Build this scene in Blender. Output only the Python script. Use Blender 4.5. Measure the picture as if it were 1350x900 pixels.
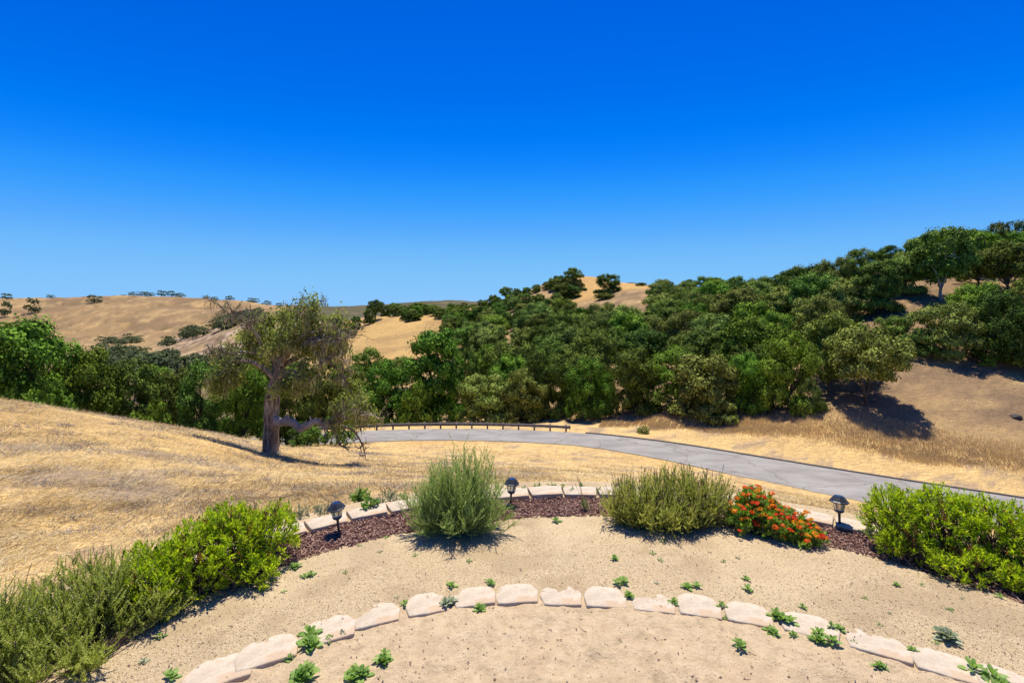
import bpy, math, random
import numpy as np
from mathutils import Vector
for o in list(bpy.data.objects): bpy.data.objects.remove(o)
S = bpy.context.scene; COL = S.collection
R = math.radians

# ------------------------------------------------------------------ camera, sky, sun, exposure
CZ, F, HY, CX = 2.7, 620.0, 400.0, 675.0          # eye height, focal length (px of 1350), horizon row, centre column
cam = bpy.data.cameras.new('camera'); camo = bpy.data.objects.new('camera', cam); COL.objects.link(camo)
camo.location = (0, 0, CZ); camo.rotation_euler = (R(90), 0, 0)
cam.sensor_width = 36; cam.lens = 36*F/1350; cam.shift_y = (HY-450)/1350
cam.clip_start = .05; cam.clip_end = 20000
S.camera = camo
SUN_EL, SUN_AZ = 73.5, 4.0                         # sun ahead of the camera, slightly to the right
w = bpy.data.worlds.new('World'); S.world = w; w.use_nodes = True
nt = w.node_tree; bg = nt.nodes['Background']
sky = nt.nodes.new('ShaderNodeTexSky'); sky.sky_type = 'NISHITA'; sky.sun_disc = False
sky.sun_elevation = R(SUN_EL); sky.sun_rotation = R(SUN_AZ)
sky.air_density = 1.0; sky.dust_density = 0.0; sky.ozone_density = 5.0; sky.altitude = 1500
pre = nt.nodes.new('ShaderNodeMix'); pre.data_type = 'RGBA'; pre.blend_type = 'MULTIPLY'; pre.inputs[0].default_value = 1; pre.inputs[7].default_value = (.125, .125, .125, 1)
rc = nt.nodes.new('ShaderNodeRGBCurve')            # the camera's deep, saturated rendering of a clear sky
for ch, pts in enumerate((((0, 0), (.19, .002), (.236, .026), (.31, .091), (.40, .155), (.83, .242), (1, .26)), ((0, 0), (.25, .118), (.357, .222), (.42, .305), (.53, .395), (.64, .468), (1, .55)), ((0, 0), (.53, .73), (.60, .83), (.68, .93), (.76, .95), (.94, .93), (1, .92)))):
    cv = rc.mapping.curves[ch]
    while len(cv.points) < len(pts): cv.points.new(.5, .5)
    for q, (a, b) in zip(cv.points, pts): q.location = (a, b)
rc.mapping.update()
post = nt.nodes.new('ShaderNodeMix'); post.data_type = 'RGBA'; post.blend_type = 'MULTIPLY'; post.inputs[0].default_value = 1; post.inputs[7].default_value = (7.5, 7.5, 7.5, 1)
nt.links.new(sky.outputs[0], pre.inputs[6]); nt.links.new(pre.outputs[2], rc.inputs[1]); nt.links.new(rc.outputs[0], post.inputs[6]); nt.links.new(post.outputs[2], bg.inputs[0])
bg.inputs[1].default_value = 0.1
sl = bpy.data.lights.new('sun', 'SUN'); sl.energy = 5.0; sl.angle = R(.55); sl.color = (1, .94, .80)
so = bpy.data.objects.new('sun', sl); COL.objects.link(so)
so.rotation_euler = (R(-(90-SUN_EL)), 0, R(-SUN_AZ)); so.location = (0, 0, 50)
S.view_settings.view_transform = 'Standard'; S.view_settings.look = 'None'
S.view_settings.exposure = 0.47; S.view_settings.gamma = 1; S.view_settings.use_curve_mapping = False
S.cycles.max_bounces = 6; S.cycles.diffuse_bounces = 3; S.cycles.transparent_max_bounces = 8

# ------------------------------------------------------------------ helpers
rng = np.random.default_rng(7); random.seed(7)
_P = np.random.default_rng(11).random((256, 256))
def vnoise(x, y):
    x = np.asarray(x, float); y = np.asarray(y, float)
    xi = np.floor(x).astype(int); yi = np.floor(y).astype(int); fx = x-xi; fy = y-yi
    fx = fx*fx*(3-2*fx); fy = fy*fy*(3-2*fy)
    a = _P[xi & 255, yi & 255]; b = _P[(xi+1) & 255, yi & 255]; c = _P[xi & 255, (yi+1) & 255]; d = _P[(xi+1) & 255, (yi+1) & 255]
    return (a*(1-fx)+b*fx)*(1-fy)+(c*(1-fx)+d*fx)*fy
def fbm(x, y, n=4, s=0):
    t = 0; a = .5; tot = 0
    for i in range(n):
        t = t+a*vnoise(x*2**i+17.3*i+s, y*2**i+9.1*i+s*1.7); tot += a; a *= .5
    return t/tot-.5
def sst(a, b, x):
    t = np.clip((x-a)/(b-a), 0, 1); return t*t*(3-2*t)
def unit(v): return v/np.maximum(np.linalg.norm(v, axis=-1, keepdims=True), 1e-9)

class MB:
    """collects vertices and faces, builds ONE mesh object"""
    def __init__(s): s.v = []; s.f = []; s.r = []; s.m = []; s.n = 0
    def add(s, v, f, r=None, m=0):
        v = np.asarray(v, float).reshape(-1, 3); f = np.asarray(f, int)
        s.v.append(v); s.f.append(f+s.n); s.n += len(v)
        s.r.append(np.full(len(f), .5) if r is None else np.broadcast_to(r, (len(f),)).astype(float))
        s.m.append(np.full(len(f), m, int))
        return s
    def box(s, x0, x1, y0, y1, z0, z1, r=None, m=0):
        v = [(x, y, z) for z in (z0, z1) for y in (y0, y1) for x in (x0, x1)]
        return s.add(v, [(0, 2, 3, 1), (4, 5, 7, 6), (0, 1, 5, 4), (1, 3, 7, 5), (3, 2, 6, 7), (2, 0, 4, 6)], r, m)
    def mesh(s, name, mats, smooth=False):
        me = bpy.data.meshes.new(name); v = np.concatenate(s.v)
        tot = np.concatenate([np.full(len(f), f.shape[1]) for f in s.f])
        idx = np.concatenate([f.ravel() for f in s.f])
        me.vertices.add(len(v)); me.vertices.foreach_set('co', v.ravel().astype(np.float32))
        me.loops.add(len(idx)); me.loops.foreach_set('vertex_index', idx.astype(np.int32))
        me.polygons.add(len(tot)); st = np.concatenate([[0], np.cumsum(tot)[:-1]])
        me.polygons.foreach_set('loop_start', st.astype(np.int32)); me.polygons.foreach_set('loop_total', tot.astype(np.int32))
        me.polygons.foreach_set('material_index', np.concatenate(s.m).astype(np.int32))
        me.polygons.foreach_set('use_smooth', np.full(len(tot), smooth))
        me.update(calc_edges=True)
        a = me.attributes.new('rnd', 'FLOAT', 'FACE'); a.data.foreach_set('value', np.concatenate(s.r).astype(np.float32))
        for m in (mats if isinstance(mats, (list, tuple)) else [mats]): me.materials.append(m)
        return me
    def build(s, name, mats, parent=None, smooth=False, loc=None):
        o = bpy.data.objects.new(name, s.mesh(name, mats, smooth)); COL.objects.link(o)
        if parent is not None: o.parent = parent
        if loc is not None: o.location = loc
        return o
def tag(o, label=None, cat=None, group=None, kind=None):
    if label: o['label'] = label
    if cat: o['category'] = cat
    if group: o['group'] = group
    if kind: o['kind'] = kind
    return o
def empty(name, loc, rz=0):
    o = bpy.data.objects.new(name, None); COL.objects.link(o); o.location = loc; o.rotation_euler = (0, 0, rz); o.empty_display_size = .1
    return o
def copy_tree(o, parent=None):
    c = o.copy(); COL.objects.link(c); c.parent = parent
    for ch in list(o.children): copy_tree(ch, c)
    return c
def frames(d, up):
    d = unit(d); y = unit(np.cross(up, d)); z = np.cross(d, y); return d, y, z
LEAF4 = (np.array([(0, 0, 0), (.45, .5, .08), (1, 0, -.05), (.45, -.5, .08)]), np.array([(0, 2, 1), (0, 3, 2)]))
LEAF8 = (np.array([(0, 0, 0), (.25, .3, .06), (.6, .5, .1), (.88, .3, .02), (1, 0, -.08), (.88, -.3, .02), (.6, -.5, .1), (.25, -.3, .06), (.5, 0, .02)]),
         np.array([(0, 8, 2, 1), (8, 4, 3, 2), (0, 7, 6, 8), (8, 6, 5, 4)]))
QUAD = (np.array([(-.5, -.4, 0), (.3, -.5, .08), (.5, .35, -.05), (-.25, .5, .06)]), np.array([(0, 1, 2, 3)]))
BLADE = (np.array([(0, -.5, 0), (0, .5, 0), (.55, .35, .0), (.55, -.35, 0), (1, 0, 0)]), None)
def leaves(mb, T, P, D, UP, L, W, rnd, m=0):
    tv, tf = T; n = len(P)
    x, y, z = frames(D, UP)
    L = np.broadcast_to(L, (n,)); W = np.broadcast_to(W, (n,))
    V = P[:, None, :] + tv[None, :, 0:1]*(x*L[:, None])[:, None, :] + tv[None, :, 1:2]*(y*W[:, None])[:, None, :] + tv[None, :, 2:3]*(z*L[:, None])[:, None, :]
    Fc = (tf[None]+(np.arange(n)*len(tv))[:, None, None]).reshape(-1, tf.shape[1])
    mb.add(V.reshape(-1, 3), Fc, np.repeat(np.broadcast_to(rnd, (n,)), len(tf)), m)
def tube(mb, pts, rad, sides=6, r=None, m=0, rough=0.0, rs=None):
    pts = np.asarray(pts, float); n = len(pts); rad = np.broadcast_to(np.asarray(rad, float), (n,))
    t = np.gradient(pts, axis=0); t = unit(t)
    up = np.array([0, 0, 1.]) if abs(t[0, 2]) < .9 else np.array([0, 1., 0])
    V = []
    a = np.arange(sides)/sides*2*np.pi
    for i in range(n):
        y = np.cross(up, t[i]); ny = np.linalg.norm(y)
        y = y/ny if ny > 1e-6 else np.array([1., 0, 0]); z = np.cross(t[i], y); up = z
        k = rad[i]*(1+(rough*(rs.random(sides)-.5) if rough else 0))
        V.append(pts[i]+np.cos(a)[:, None]*y*np.reshape(k, (-1, 1))+np.sin(a)[:, None]*z*np.reshape(k, (-1, 1)))
    V = np.concatenate(V); Fc = []
    for i in range(n-1):
        for j in range(sides):
            k = (j+1) % sides; Fc.append((i*sides+j, i*sides+k, (i+1)*sides+k, (i+1)*sides+j))
    mb.add(V, Fc, r, m)
def smooth_path(p, n):
    p = np.asarray(p, float); t = np.arange(len(p)); q = np.linspace(0, len(p)-1, n); out = []
    for x in q:
        i = min(int(x), len(p)-2); f = x-i
        p0 = p[max(i-1, 0)]; p1 = p[i]; p2 = p[i+1]; p3 = p[min(i+2, len(p)-1)]
        out.append(.5*((2*p1)+(-p0+p2)*f+(2*p0-5*p1+4*p2-p3)*f*f+(-p0+3*p1-3*p2+p3)*f**3))
    return np.array(out)

# ------------------------------------------------------------------ materials
def newmat(name):
    m = bpy.data.materials.new(name); m.use_nodes = True; m.node_tree.nodes.clear()
    return m, m.node_tree.nodes, m.node_tree.links
def N(ns, t, **k):
    n = ns.new(t)
    for a, b in k.items(): setattr(n, a, b)
    return n
def ramp(ns, ls, src, stops):
    r = ns.new('ShaderNodeValToRGB'); e = r.color_ramp.elements
    while len(e) < len(stops): e.new(.5)
    for i, (p, c) in enumerate(stops): e[i].position = p; e[i].color = (*c, 1)
    ls.new(src, r.inputs[0]); return r.outputs[0]
def mixc(ns, ls, a, b, f, mode='MIX'):
    m = ns.new('ShaderNodeMix'); m.data_type = 'RGBA'; m.blend_type = mode
    for s, v in ((m.inputs[0], f), (m.inputs[6], a), (m.inputs[7], b)):
        if isinstance(v, bpy.types.NodeSocket): ls.new(v, s)
        else: s.default_value = v if isinstance(v, float) else (*v, 1)
    return m.outputs[2]
def leafmat(name, stops, trans=.3, rough=.55, vary=.0, spec=.3, tcol=None):
    m, ns, ls = newmat(name)
    at = N(ns, 'ShaderNodeAttribute', attribute_name='rnd'); c = ramp(ns, ls, at.outputs['Fac'], stops)
    if vary:
        oi = N(ns, 'ShaderNodeObjectInfo'); h = N(ns, 'ShaderNodeHueSaturation')
        a = N(ns, 'ShaderNodeMapRange'); ls.new(oi.outputs['Random'], a.inputs[0]); a.inputs[3].default_value = .5-vary*.28; a.inputs[4].default_value = .5+vary*.12; ls.new(a.outputs[0], h.inputs['Hue'])
        mm = N(ns, 'ShaderNodeMath', operation='MULTIPLY'); ls.new(oi.outputs['Random'], mm.inputs[0]); mm.inputs[1].default_value = 7.31
        fr = N(ns, 'ShaderNodeMath', operation='FRACT'); ls.new(mm.outputs[0], fr.inputs[0])
        b = N(ns, 'ShaderNodeMapRange'); ls.new(fr.outputs[0], b.inputs[0]); b.inputs[3].default_value = 1-vary*2.2; b.inputs[4].default_value = 1+vary*2.2; ls.new(b.outputs[0], h.inputs['Value'])
        ls.new(c, h.inputs['Color']); c = h.outputs[0]
    p = N(ns, 'ShaderNodeBsdfPrincipled'); ls.new(c, p.inputs['Base Color']); p.inputs['Roughness'].default_value = rough
    p.inputs['Specular IOR Level'].default_value = spec
    t = N(ns, 'ShaderNodeBsdfTranslucent'); tc = mixc(ns, ls, c, tcol or (1.25, 1.3, .6), 1.0, 'MULTIPLY'); ls.new(tc, t.inputs['Color'])
    mx = N(ns, 'ShaderNodeMixShader'); mx.inputs[0].default_value = trans; ls.new(p.outputs[0], mx.inputs[1]); ls.new(t.outputs[0], mx.inputs[2])
    o = N(ns, 'ShaderNodeOutputMaterial'); ls.new(mx.outputs[0], o.inputs[0]); return m
def noisemat(name, stops, scale=5, detail=8, rough=.9, bump=.3, bscale=None, stretch=(1, 1, 1), bdist=.02, extra=None, spec=.2, rndmix=0, metal=0, coord='Object'):
    m, ns, ls = newmat(name)
    tc = N(ns, 'ShaderNodeTexCoord'); mp = N(ns, 'ShaderNodeMapping'); mp.inputs['Scale'].default_value = stretch
    ls.new(tc.outputs[coord], mp.inputs[0])
    nz = N(ns, 'ShaderNodeTexNoise'); nz.inputs['Scale'].default_value = scale; nz.inputs['Detail'].default_value = detail; nz.inputs['Roughness'].default_value = .65; ls.new(mp.outputs[0], nz.inputs[0])
    src = nz.outputs[0]
    if rndmix:
        at = N(ns, 'ShaderNodeAttribute', attribute_name='rnd'); mm = N(ns, 'ShaderNodeMix'); mm.inputs[0].default_value = rndmix
        ls.new(src, mm.inputs[2]); ls.new(at.outputs['Fac'], mm.inputs[3]); src = mm.outputs[0]
    c = ramp(ns, ls, src, stops)
    if extra:                                     # dark specks: (scale, threshold, colour, amount)
        for sc_, th, colr, am in extra:
            v = N(ns, 'ShaderNodeTexNoise'); v.inputs['Scale'].default_value = sc_; v.inputs['Detail'].default_value = 3; ls.new(mp.outputs[0], v.inputs[0])
            rr = N(ns, 'ShaderNodeMapRange'); rr.inputs[1].default_value = th; rr.inputs[2].default_value = th+.07; rr.inputs[4].default_value = am; ls.new(v.outputs[0], rr.inputs[0])
            c = mixc(ns, ls, c, colr, rr.outputs[0])
    p = N(ns, 'ShaderNodeBsdfPrincipled'); ls.new(c, p.inputs['Base Color']); p.inputs['Roughness'].default_value = rough; p.inputs['Specular IOR Level'].default_value = spec; p.inputs['Metallic'].default_value = metal
    if bump:
        nb = N(ns, 'ShaderNodeTexNoise'); nb.inputs['Scale'].default_value = bscale or scale*3; nb.inputs['Detail'].default_value = 6; nb.inputs['Roughness'].default_value = .7; ls.new(mp.outputs[0], nb.inputs[0])
        b = N(ns, 'ShaderNodeBump'); b.inputs['Strength'].default_value = bump; b.inputs['Distance'].default_value = bdist; ls.new(nb.outputs[0], b.inputs['Height']); ls.new(b.outputs[0], p.inputs['Normal'])
    o = N(ns, 'ShaderNodeOutputMaterial'); ls.new(p.outputs[0], o.inputs[0]); return m

# terrain: colour zones from a vertex attribute (soil / grass colour), fine structure from noise
def terrain_mat():
    m, ns, ls = newmat('dry_ground')
    at = N(ns, 'ShaderNodeAttribute', attribute_name='soil')
    geo = N(ns, 'ShaderNodeNewGeometry')
    c = at.outputs['Color']
    hts = []
    for sc_, st, lo, hi in ((9, (1, 1.6, 1), .72, 1.25), (1.6, (1, 2.2, 1), .8, 1.18), (.33, (1, 1.7, 1), .84, 1.14), (45, (1, 1.6, 1), .72, 1.26)):
        mp = N(ns, 'ShaderNodeMapping'); mp.inputs['Scale'].default_value = st; mp.inputs['Rotation'].default_value = (0, 0, R(18)); ls.new(geo.outputs['Position'], mp.inputs[0])
        nz = N(ns, 'ShaderNodeTexNoise'); nz.inputs['Scale'].default_value = sc_; nz.inputs['Detail'].default_value = 5; nz.inputs['Roughness'].default_value = .7
        nz.inputs['Distortion'].default_value = .6; ls.new(mp.outputs[0], nz.inputs[0])
        k = (lo*.98, lo*.97, lo*.99); k2 = (hi*1.03, hi*1.0, hi*.93)
        rr = ramp(ns, ls, nz.outputs[0], [(.32, k), (.68, k2)]); c = mixc(ns, ls, c, rr, 1.0, 'MULTIPLY'); hts.append(nz.outputs[0])
    p = N(ns, 'ShaderNodeBsdfPrincipled'); ls.new(c, p.inputs['Base Color']); p.inputs['Roughness'].default_value = .95; p.inputs['Specular IOR Level'].default_value = .1
    b = N(ns, 'ShaderNodeBump'); b.inputs['Strength'].default_value = .7; b.inputs['Distance'].default_value = .12; ls.new(hts[0], b.inputs['Height'])
    b2 = N(ns, 'ShaderNodeBump'); b2.inputs['Strength'].default_value = .6; b2.inputs['Distance'].default_value = .5; ls.new(hts[1], b2.inputs['Height']); ls.new(b.outputs[0], b2.inputs['Normal'])
    ls.new(b2.outputs[0], p.inputs['Normal'])
    o = N(ns, 'ShaderNodeOutputMaterial'); ls.new(p.outputs[0], o.inputs[0]); return m
M = {}
M['terrain'] = terrain_mat()
M['gravel'] = noisemat('fine_gravel', [(.28, (.30, .205, .11)), (.45, (.46, .345, .20)), (.6, (.55, .42, .255)), (.78, (.64, .51, .33))], 42, 6, bump=1.0, bscale=75, bdist=.015,
                       extra=[(130, .60, (.10, .075, .05), .75), (110, .64, (.75, .66, .52), .7), (1.3, .5, (.36, .26, .15), .55), (.5, .52, (.58, .45, .27), .45)])
M['sand'] = noisemat('coarse_sand', [(.3, (.40, .295, .175)), (.5, (.55, .41, .25)), (.72, (.63, .485, .305))], 9, 12, bump=1.0, bscale=30, bdist=.03,
                     extra=[(120, .63, (.2, .14, .09), .6), (2.2, .57, (.48, .34, .205), .5), (60, .62, (.62, .48, .33), .6)])
M['mulch_soil'] = noisemat('mulch_soil', [(.3, (.06, .03, .028)), (.7, (.19, .09, .08))], 40, 6, bump=1, bdist=.02)
M['mulch'] = noisemat('red_bark', [(.15, (.11, .05, .04)), (.5, (.25, .135, .095)), (.85, (.44, .28, .215))], 30, 4, bump=.2, rndmix=.8)
M['asphalt'] = noisemat('worn_asphalt', [(.3, (.19, .175, .16)), (.5, (.25, .232, .212)), (.7, (.31, .29, .265))], .25, 10, rough=.85, bump=.35, bscale=60, bdist=.006, stretch=(1, 2.4, 1),
                        extra=[(2.3, .60, (.19, .18, .17), .3), (.6, .57, (.31, .29, .27), .35)])
def cracks(m):
    ns, ls = m.node_tree.nodes, m.node_tree.links; p = next(n for n in ns if n.type == 'BSDF_PRINCIPLED'); src = p.inputs['Base Color'].links[0].from_socket
    tc = N(ns, 'ShaderNodeTexCoord'); nz = N(ns, 'ShaderNodeTexNoise'); nz.inputs['Scale'].default_value = .8; nz.inputs['Detail'].default_value = 4; ls.new(tc.outputs['Object'], nz.inputs[0])
    mp = mixc(ns, ls, (0., 0., 0.), nz.outputs[1], .35); va = N(ns, 'ShaderNodeVectorMath', operation='ADD'); ls.new(tc.outputs['Object'], va.inputs[0]); sc = N(ns, 'ShaderNodeVectorMath', operation='SCALE'); sc.inputs[3].default_value = 4.; ls.new(mp, sc.inputs[0]); ls.new(sc.outputs[0], va.inputs[1])
    v = N(ns, 'ShaderNodeTexVoronoi', feature='DISTANCE_TO_EDGE'); v.inputs['Scale'].default_value = .15; ls.new(va.outputs[0], v.inputs[0])
    r = N(ns, 'ShaderNodeMapRange'); r.inputs[1].default_value = .004; r.inputs[2].default_value = .016; r.inputs[3].default_value = .4; r.inputs[4].default_value = 0; ls.new(v.outputs[0], r.inputs[0])
    ls.new(mixc(ns, ls, src, (.09, .08, .07), r.outputs[0]), p.inputs['Base Color'])
cracks(M['asphalt'])
M['kerb'] = noisemat('asphalt_berm', [(.3, (.08, .07, .062)), (.7, (.17, .15, .13))], 6, 6, bump=.4)
M['stone'] = noisemat('buff_concrete', [(.3, (.38, .305, .22)), (.5, (.50, .415, .315)), (.72, (.58, .49, .385))], 7, 10, bump=.7, bscale=70, bdist=.008,
                      extra=[(110, .62, (.30, .21, .14), .55), (4, .54, (.46, .325, .205), .75), (14, .6, (.38, .27, .17), .4)])
M['bark'] = noisemat('grey_oak_bark', [(.38, (.10, .075, .05)), (.5, (.34, .27, .19)), (.62, (.58, .49, .37))], 9, 9, bump=1, bscale=11, bdist=.2, stretch=(1, 1, .22), extra=[(3, .56, (.30, .20, .11), .45)])
M['darkbark'] = noisemat('dark_oak_bark', [(.3, (.035, .028, .022)), (.7, (.12, .10, .085))], 3, 6, bump=.6, bdist=.1)
M['palebark'] = noisemat('pale_oak_bark', [(.3, (.20, .17, .14)), (.7, (.52, .47, .41))], 2, 6, bump=.6, bdist=.1)
M['twig'] = noisemat('brown_twig', [(.3, (.08, .05, .035)), (.7, (.21, .14, .10))], 8, 5, bump=0)
M['lichen'] = leafmat('lace_lichen', [(0, (.20, .20, .06)), (.5, (.36, .35, .13)), (1, (.52, .50, .26))], .35, .9, tcol=(1.1, 1.1, .8))
M['oak'] = leafmat('oak_leaf', [(0, (.035, .06, .012)), (.5, (.105, .175, .026)), (1, (.22, .33, .045))], .06, .8, vary=.15, spec=.08)
M['oak_bright'] = leafmat('oak_leaf_bright', [(0, (.04, .085, .012)), (.5, (.125, .24, .022)), (1, (.25, .41, .04))], .08, .8, vary=.11, spec=.08)
M['oak_olive'] = leafmat('oak_leaf_olive', [(0, (.06, .085, .02)), (.5, (.17, .24, .04)), (1, (.33, .42, .09))], .06, .8, vary=.12, spec=.08)
M['hero_leaf'] = leafmat('old_oak_leaf', [(0, (.13, .16, .04)), (.5, (.27, .31, .08)), (1, (.42, .44, .15))], .35, .8, spec=.1)
M['far_tree'] = leafmat('far_oak_leaf', [(0, (.06, .09, .03)), (1, (.16, .20, .07))], .1, .7, vary=.08)
M['shiny'] = leafmat('glossy_green_leaf', [(0, (.20, .09, .03)), (.07, (.13, .18, .012)), (.45, (.29, .40, .015)), (.8, (.46, .57, .02)), (1, (.62, .66, .05))], .47, .45, spec=.35)
M['rosemary'] = leafmat('needle_leaf', [(0, (.16, .20, .035)), (.5, (.37, .43, .08)), (1, (.60, .62, .20))], .48, .8, spec=.1)
M['feather'] = leafmat('feathery_leaf', [(0, (.15, .23, .06)), (.5, (.35, .47, .14)), (1, (.55, .65, .27))], .5, .8, spec=.1)
M['lav'] = leafmat('lavender_leaf', [(0, (.19, .21, .04)), (.5, (.43, .45, .10)), (1, (.64, .63, .20))], .48, .8, spec=.1)
M['lantana'] = leafmat('lantana_leaf', [(0, (.09, .18, .025)), (.5, (.20, .34, .04)), (1, (.36, .50, .07))], .4, .5)
M['weed'] = leafmat('weed_leaf', [(0, (.09, .17, .035)), (.5, (.18, .31, .06)), (1, (.36, .48, .14))], .38, .5)
M['greyweed'] = leafmat('grey_weed_leaf', [(0, (.14, .17, .11)), (.5, (.24, .28, .18)), (1, (.38, .42, .28))], .25, .7)
M['spike'] = leafmat('dry_flower_spike', [(0, (.09, .05, .06)), (.6, (.19, .12, .11)), (1, (.32, .22, .15))], .15, .8, tcol=(1, .9, .8))
M['petal'] = leafmat('lantana_petal', [(0, (.80, .03, .015)), (.3, (.88, .14, .015)), (.55, (.92, .32, .015)), (1, (.95, .55, .04))], .45, .5, tcol=(1, .8, .6))
M['straw'] = leafmat('straw', [(0, (.26, .185, .095)), (.25, (.50, .365, .165)), (.7, (.70, .535, .25)), (1, (.82, .69, .40))], .3, .7, tcol=(1, .95, .75))
M['straw_brown'] = leafmat('brown_straw', [(0, (.32, .22, .12)), (.5, (.52, .38, .20)), (1, (.68, .53, .29))], .3, .7, tcol=(1, .95, .75))
M['deadweed'] = leafmat('dead_weed', [(0, (.16, .13, .11)), (.5, (.33, .28, .24)), (1, (.50, .44, .37))], .2, .9, tcol=(1, .95, .9))
M['pebble'] = noisemat('pebbles', [(0, (.11, .085, .06)), (.3, (.40, .28, .16)), (.7, (.62, .465, .27)), (1, (.80, .68, .50))], 5, 2, bump=0, rndmix=.95)
M['black'] = noisemat('black_plastic', [(.3, (.018, .019, .02)), (.7, (.04, .04, .042))], 30, 4, rough=.4, bump=0, spec=.5)
M['panel'] = noisemat('solar_panel', [(.3, (.012, .02, .05)), (.7, (.03, .05, .10))], 20, 2, rough=.18, bump=0, spec=.6)
M['steel'] = noisemat('weathered_steel', [(.3, (.12, .095, .075)), (.5, (.20, .17, .145)), (.7, (.33, .30, .27))], 3, 6, rough=.6, bump=.2, metal=.25)
M['post'] = noisemat('weathered_timber', [(.3, (.10, .075, .055)), (.7, (.26, .21, .17))], 6, 6, bump=.4)
M['rock'] = noisemat('grey_rock', [(.3, (.04, .037, .034)), (.7, (.11, .10, .09))], 3, 8, bump=.8, bdist=.08)
def glassmat():
    m, ns, ls = newmat('clear_lens'); p = N(ns, 'ShaderNodeBsdfPrincipled')
    p.inputs['Base Color'].default_value = (.86, .88, .88, 1); p.inputs['Roughness'].default_value = .15; p.inputs['Transmission Weight'].default_value = .85; p.inputs['IOR'].default_value = 1.3
    o = N(ns, 'ShaderNodeOutputMaterial'); ls.new(p.outputs[0], o.inputs[0]); return m
M['glass'] = glassmat()

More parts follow.
